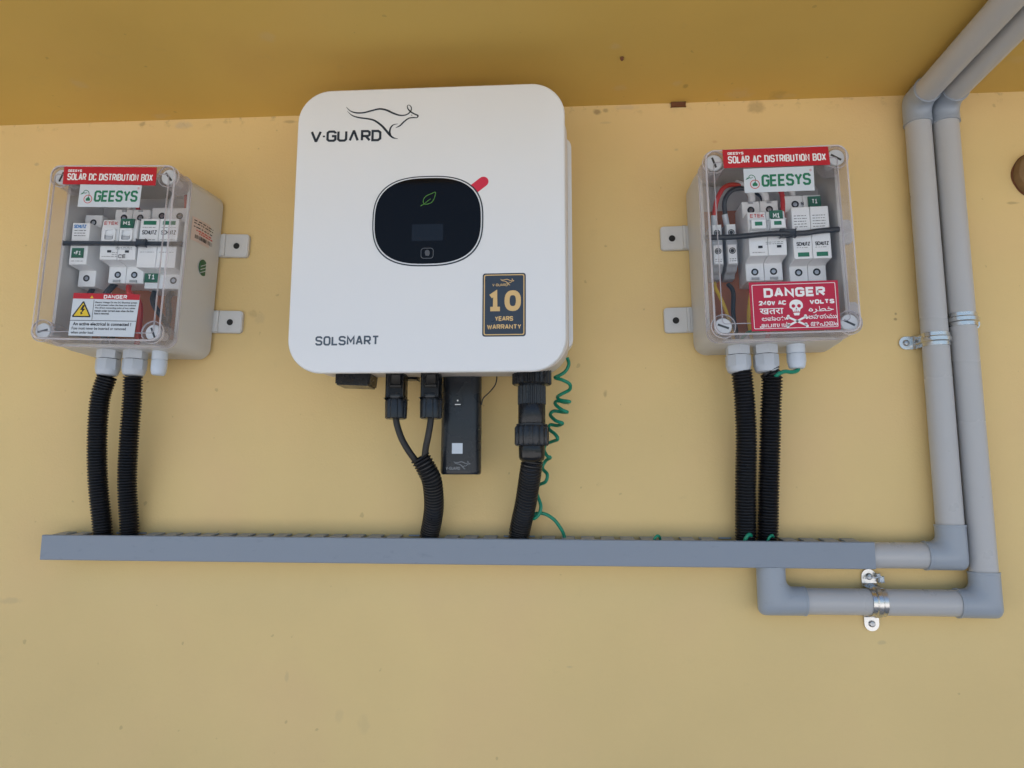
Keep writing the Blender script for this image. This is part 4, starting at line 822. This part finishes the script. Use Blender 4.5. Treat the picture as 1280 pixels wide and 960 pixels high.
for s in (-1, 1):
    ribbon(b, [(cx_ - 11 * s, cz_ - 16.2), (cx_ + 11 * s, cz_ - 27.2)], 2.6, W1)
    for ex, ez in ((-11 * s, -16.2), (11 * s, -27.2)): flat(b, circle(cx_ + ex, cz_ + ez + 1.4, 1.9, 10), W1); flat(b, circle(cx_ + ex - (1.4 if ex < 0 else -1.4), cz_ + ez - 1.2, 1.9, 10), W1)
sk = part('skull_emblem', b, 'white_ink', dg)
b = new(); flat(b, circle(cx_ - 3.6, cz_ - 1.4, 2.4, 12), W1 + .15); flat(b, circle(cx_ + 3.6, cz_ - 1.4, 2.4, 12), W1 + .15); flat(b, [(cx_ - 1.2, cz_ - 6.2), (cx_ + 1.2, cz_ - 6.2), (cx_, cz_ - 3.4)], W1 + .15)
for k in (-2, 0, 2): box(b, cx_ + k - .3, cx_ + k + .3, W1, W1 + .15, cz_ - 9, cz_ - 7.2)
part('skull_features', b, 'pinkred', dg)  # eye sockets, nose and tooth gaps in the sticker's crimson print
for k, (xa, xb) in enumerate(((-76, -61), (-56, -41))):
    tb = new(); steprof(tb, xa, xb, [(18, -26), (34, -26), (38, -20), (48, -19), (54, -14), (60, -12), (60, 47), (54, 49), (34, 52), (18, 52)], .6); d_ = part('terminal_block', tb, 'dev_dark', D)
    b = new()
    for z0, z1 in ((24, 47), (-11, 17)): box(b, xa + 1.5, xb - 1.5, 59.5, 62, z0, z1, .6)
    part('clamp_face', b, 'dev', d_)
    for zc_ in (35, 8):
        b = new(); frame_ring(b, circle((xa + xb) / 2, zc_, 4.6, 18), circle((xa + xb) / 2, zc_, 3.4, 18), 62, 62.6); flat(b, circle((xa + xb) / 2, zc_, 2.8, 14), 62.3); part('screw', b, 'slot_ink', d_)
    b = new(); lines(b, xa + 3, xb - 3, [-4, -7], 62.1, .8, 3); part('black_print', b, 'black_ink', d_)
br = breaker(D, -31, 20, 81, -37, 1, 'two-pole breaker with two raised levers and a green M1 tag', 'up', False, (-1, 16.5, 40, 54.8))
sp = spd(D, 29.5, 80, 87, -40, 1, 'two-pole surge protector with green windows at the bottom', (44,), (42, 67), (61.8, 79, 68.8, 83.6), 'T1', -9, 'down')
b = new(); text(b, 'N', 52, 56, 72, 77, 60.4, .04); text(b, '\u25b4', 39, 44, -16, -12, 60.4); text(b, 'L', 65, 68, -17, -12.5, 60.4); part('terminal_print', b, 'black_ink', sp)
b = new(); sweep(b, catmull([(-91, -89.5, 19.5), (-50, -91, 18.4), (-5, -97, 19), (40, -92, 19.6), (60, -91, 22), (91, -89, 24.5)], 4), 3.9, 10); box(b, 10, 30, 92, 98, 14, 24, 1.5); part('strap', b, 'strap', D)
for pts, r_, m_ in (([(-68, 44, 50), (-69, 50, 62), (-66, 60, 84), (-54, 60, 104), (-34, 52, 110), (-16, 40, 104), (-10, 36, 84)], 3.4, 'cable_red'), ([(-49, 44, 50), (-52, 48, 64), (-54, 56, 84), (-44, 58, 99), (-24, 52, 104), (0, 42, 98), (8, 38, 84)], 3.4, 'strap'),
                    ([(27, 46, 30), (27.5, 56, 62), (28, 56, 90), (24, 46, 112)], 3.6, 'cable_red'), ([(-13, 44, 80), (-14, 50, 94), (-22, 50, 108), (-34, 44, 116)], 5.2, 'dev'), ([(6, 44, 80), (6, 50, 92), (-4, 50, 108)], 5.0, 'dev'), ([(45, 44, 86), (45, 48, 96), (40, 44, 112)], 4.2, 'dev'),
                    ([(-72, 44, -34), (-74, 56, -44), (-66, 60, -66), (-58, 56, -90), (-50, 50, -126)], 2.6, 'cable_yel'), ([(-53, 44, -36), (-48, 50, -50), (-50, 52, -84), (-44, 48, -126)], 3.2, 'strap'),
                    ([(-16, 44, -36), (-24, 50, -56), (-28, 48, -90), (-24, 46, -126)], 2.6, 'cable_yel'), ([(10, 44, -36), (12, 50, -60), (-6, 46, -126)], 3.2, 'cable_red'), ([(60, 44, -38), (52, 52, -66), (0, 56, -104), (-34, 60, -112), (-46, 50, -128)], 2.6, 'cable_grn')):
    wire(D, pts, r_, m_)
for pts in ([(-68.6, 46, 52), (-69, 51, 66)], [(-50.6, 46, 52), (-53.4, 49.5, 67)]):
    b = new(); sweep(b, [(x, -w, z) for x, w, z in pts], 4.3, 12); part('wire_marker', b, 'white', D)
gland(D, -49, 60, -133, -168.5, 16.4); gland(D, -11, 60, -133, -169, 16.4); gland(D, 30.5, 60, -133, -164.5, 12.0, True, 'small white gland with a green wire')
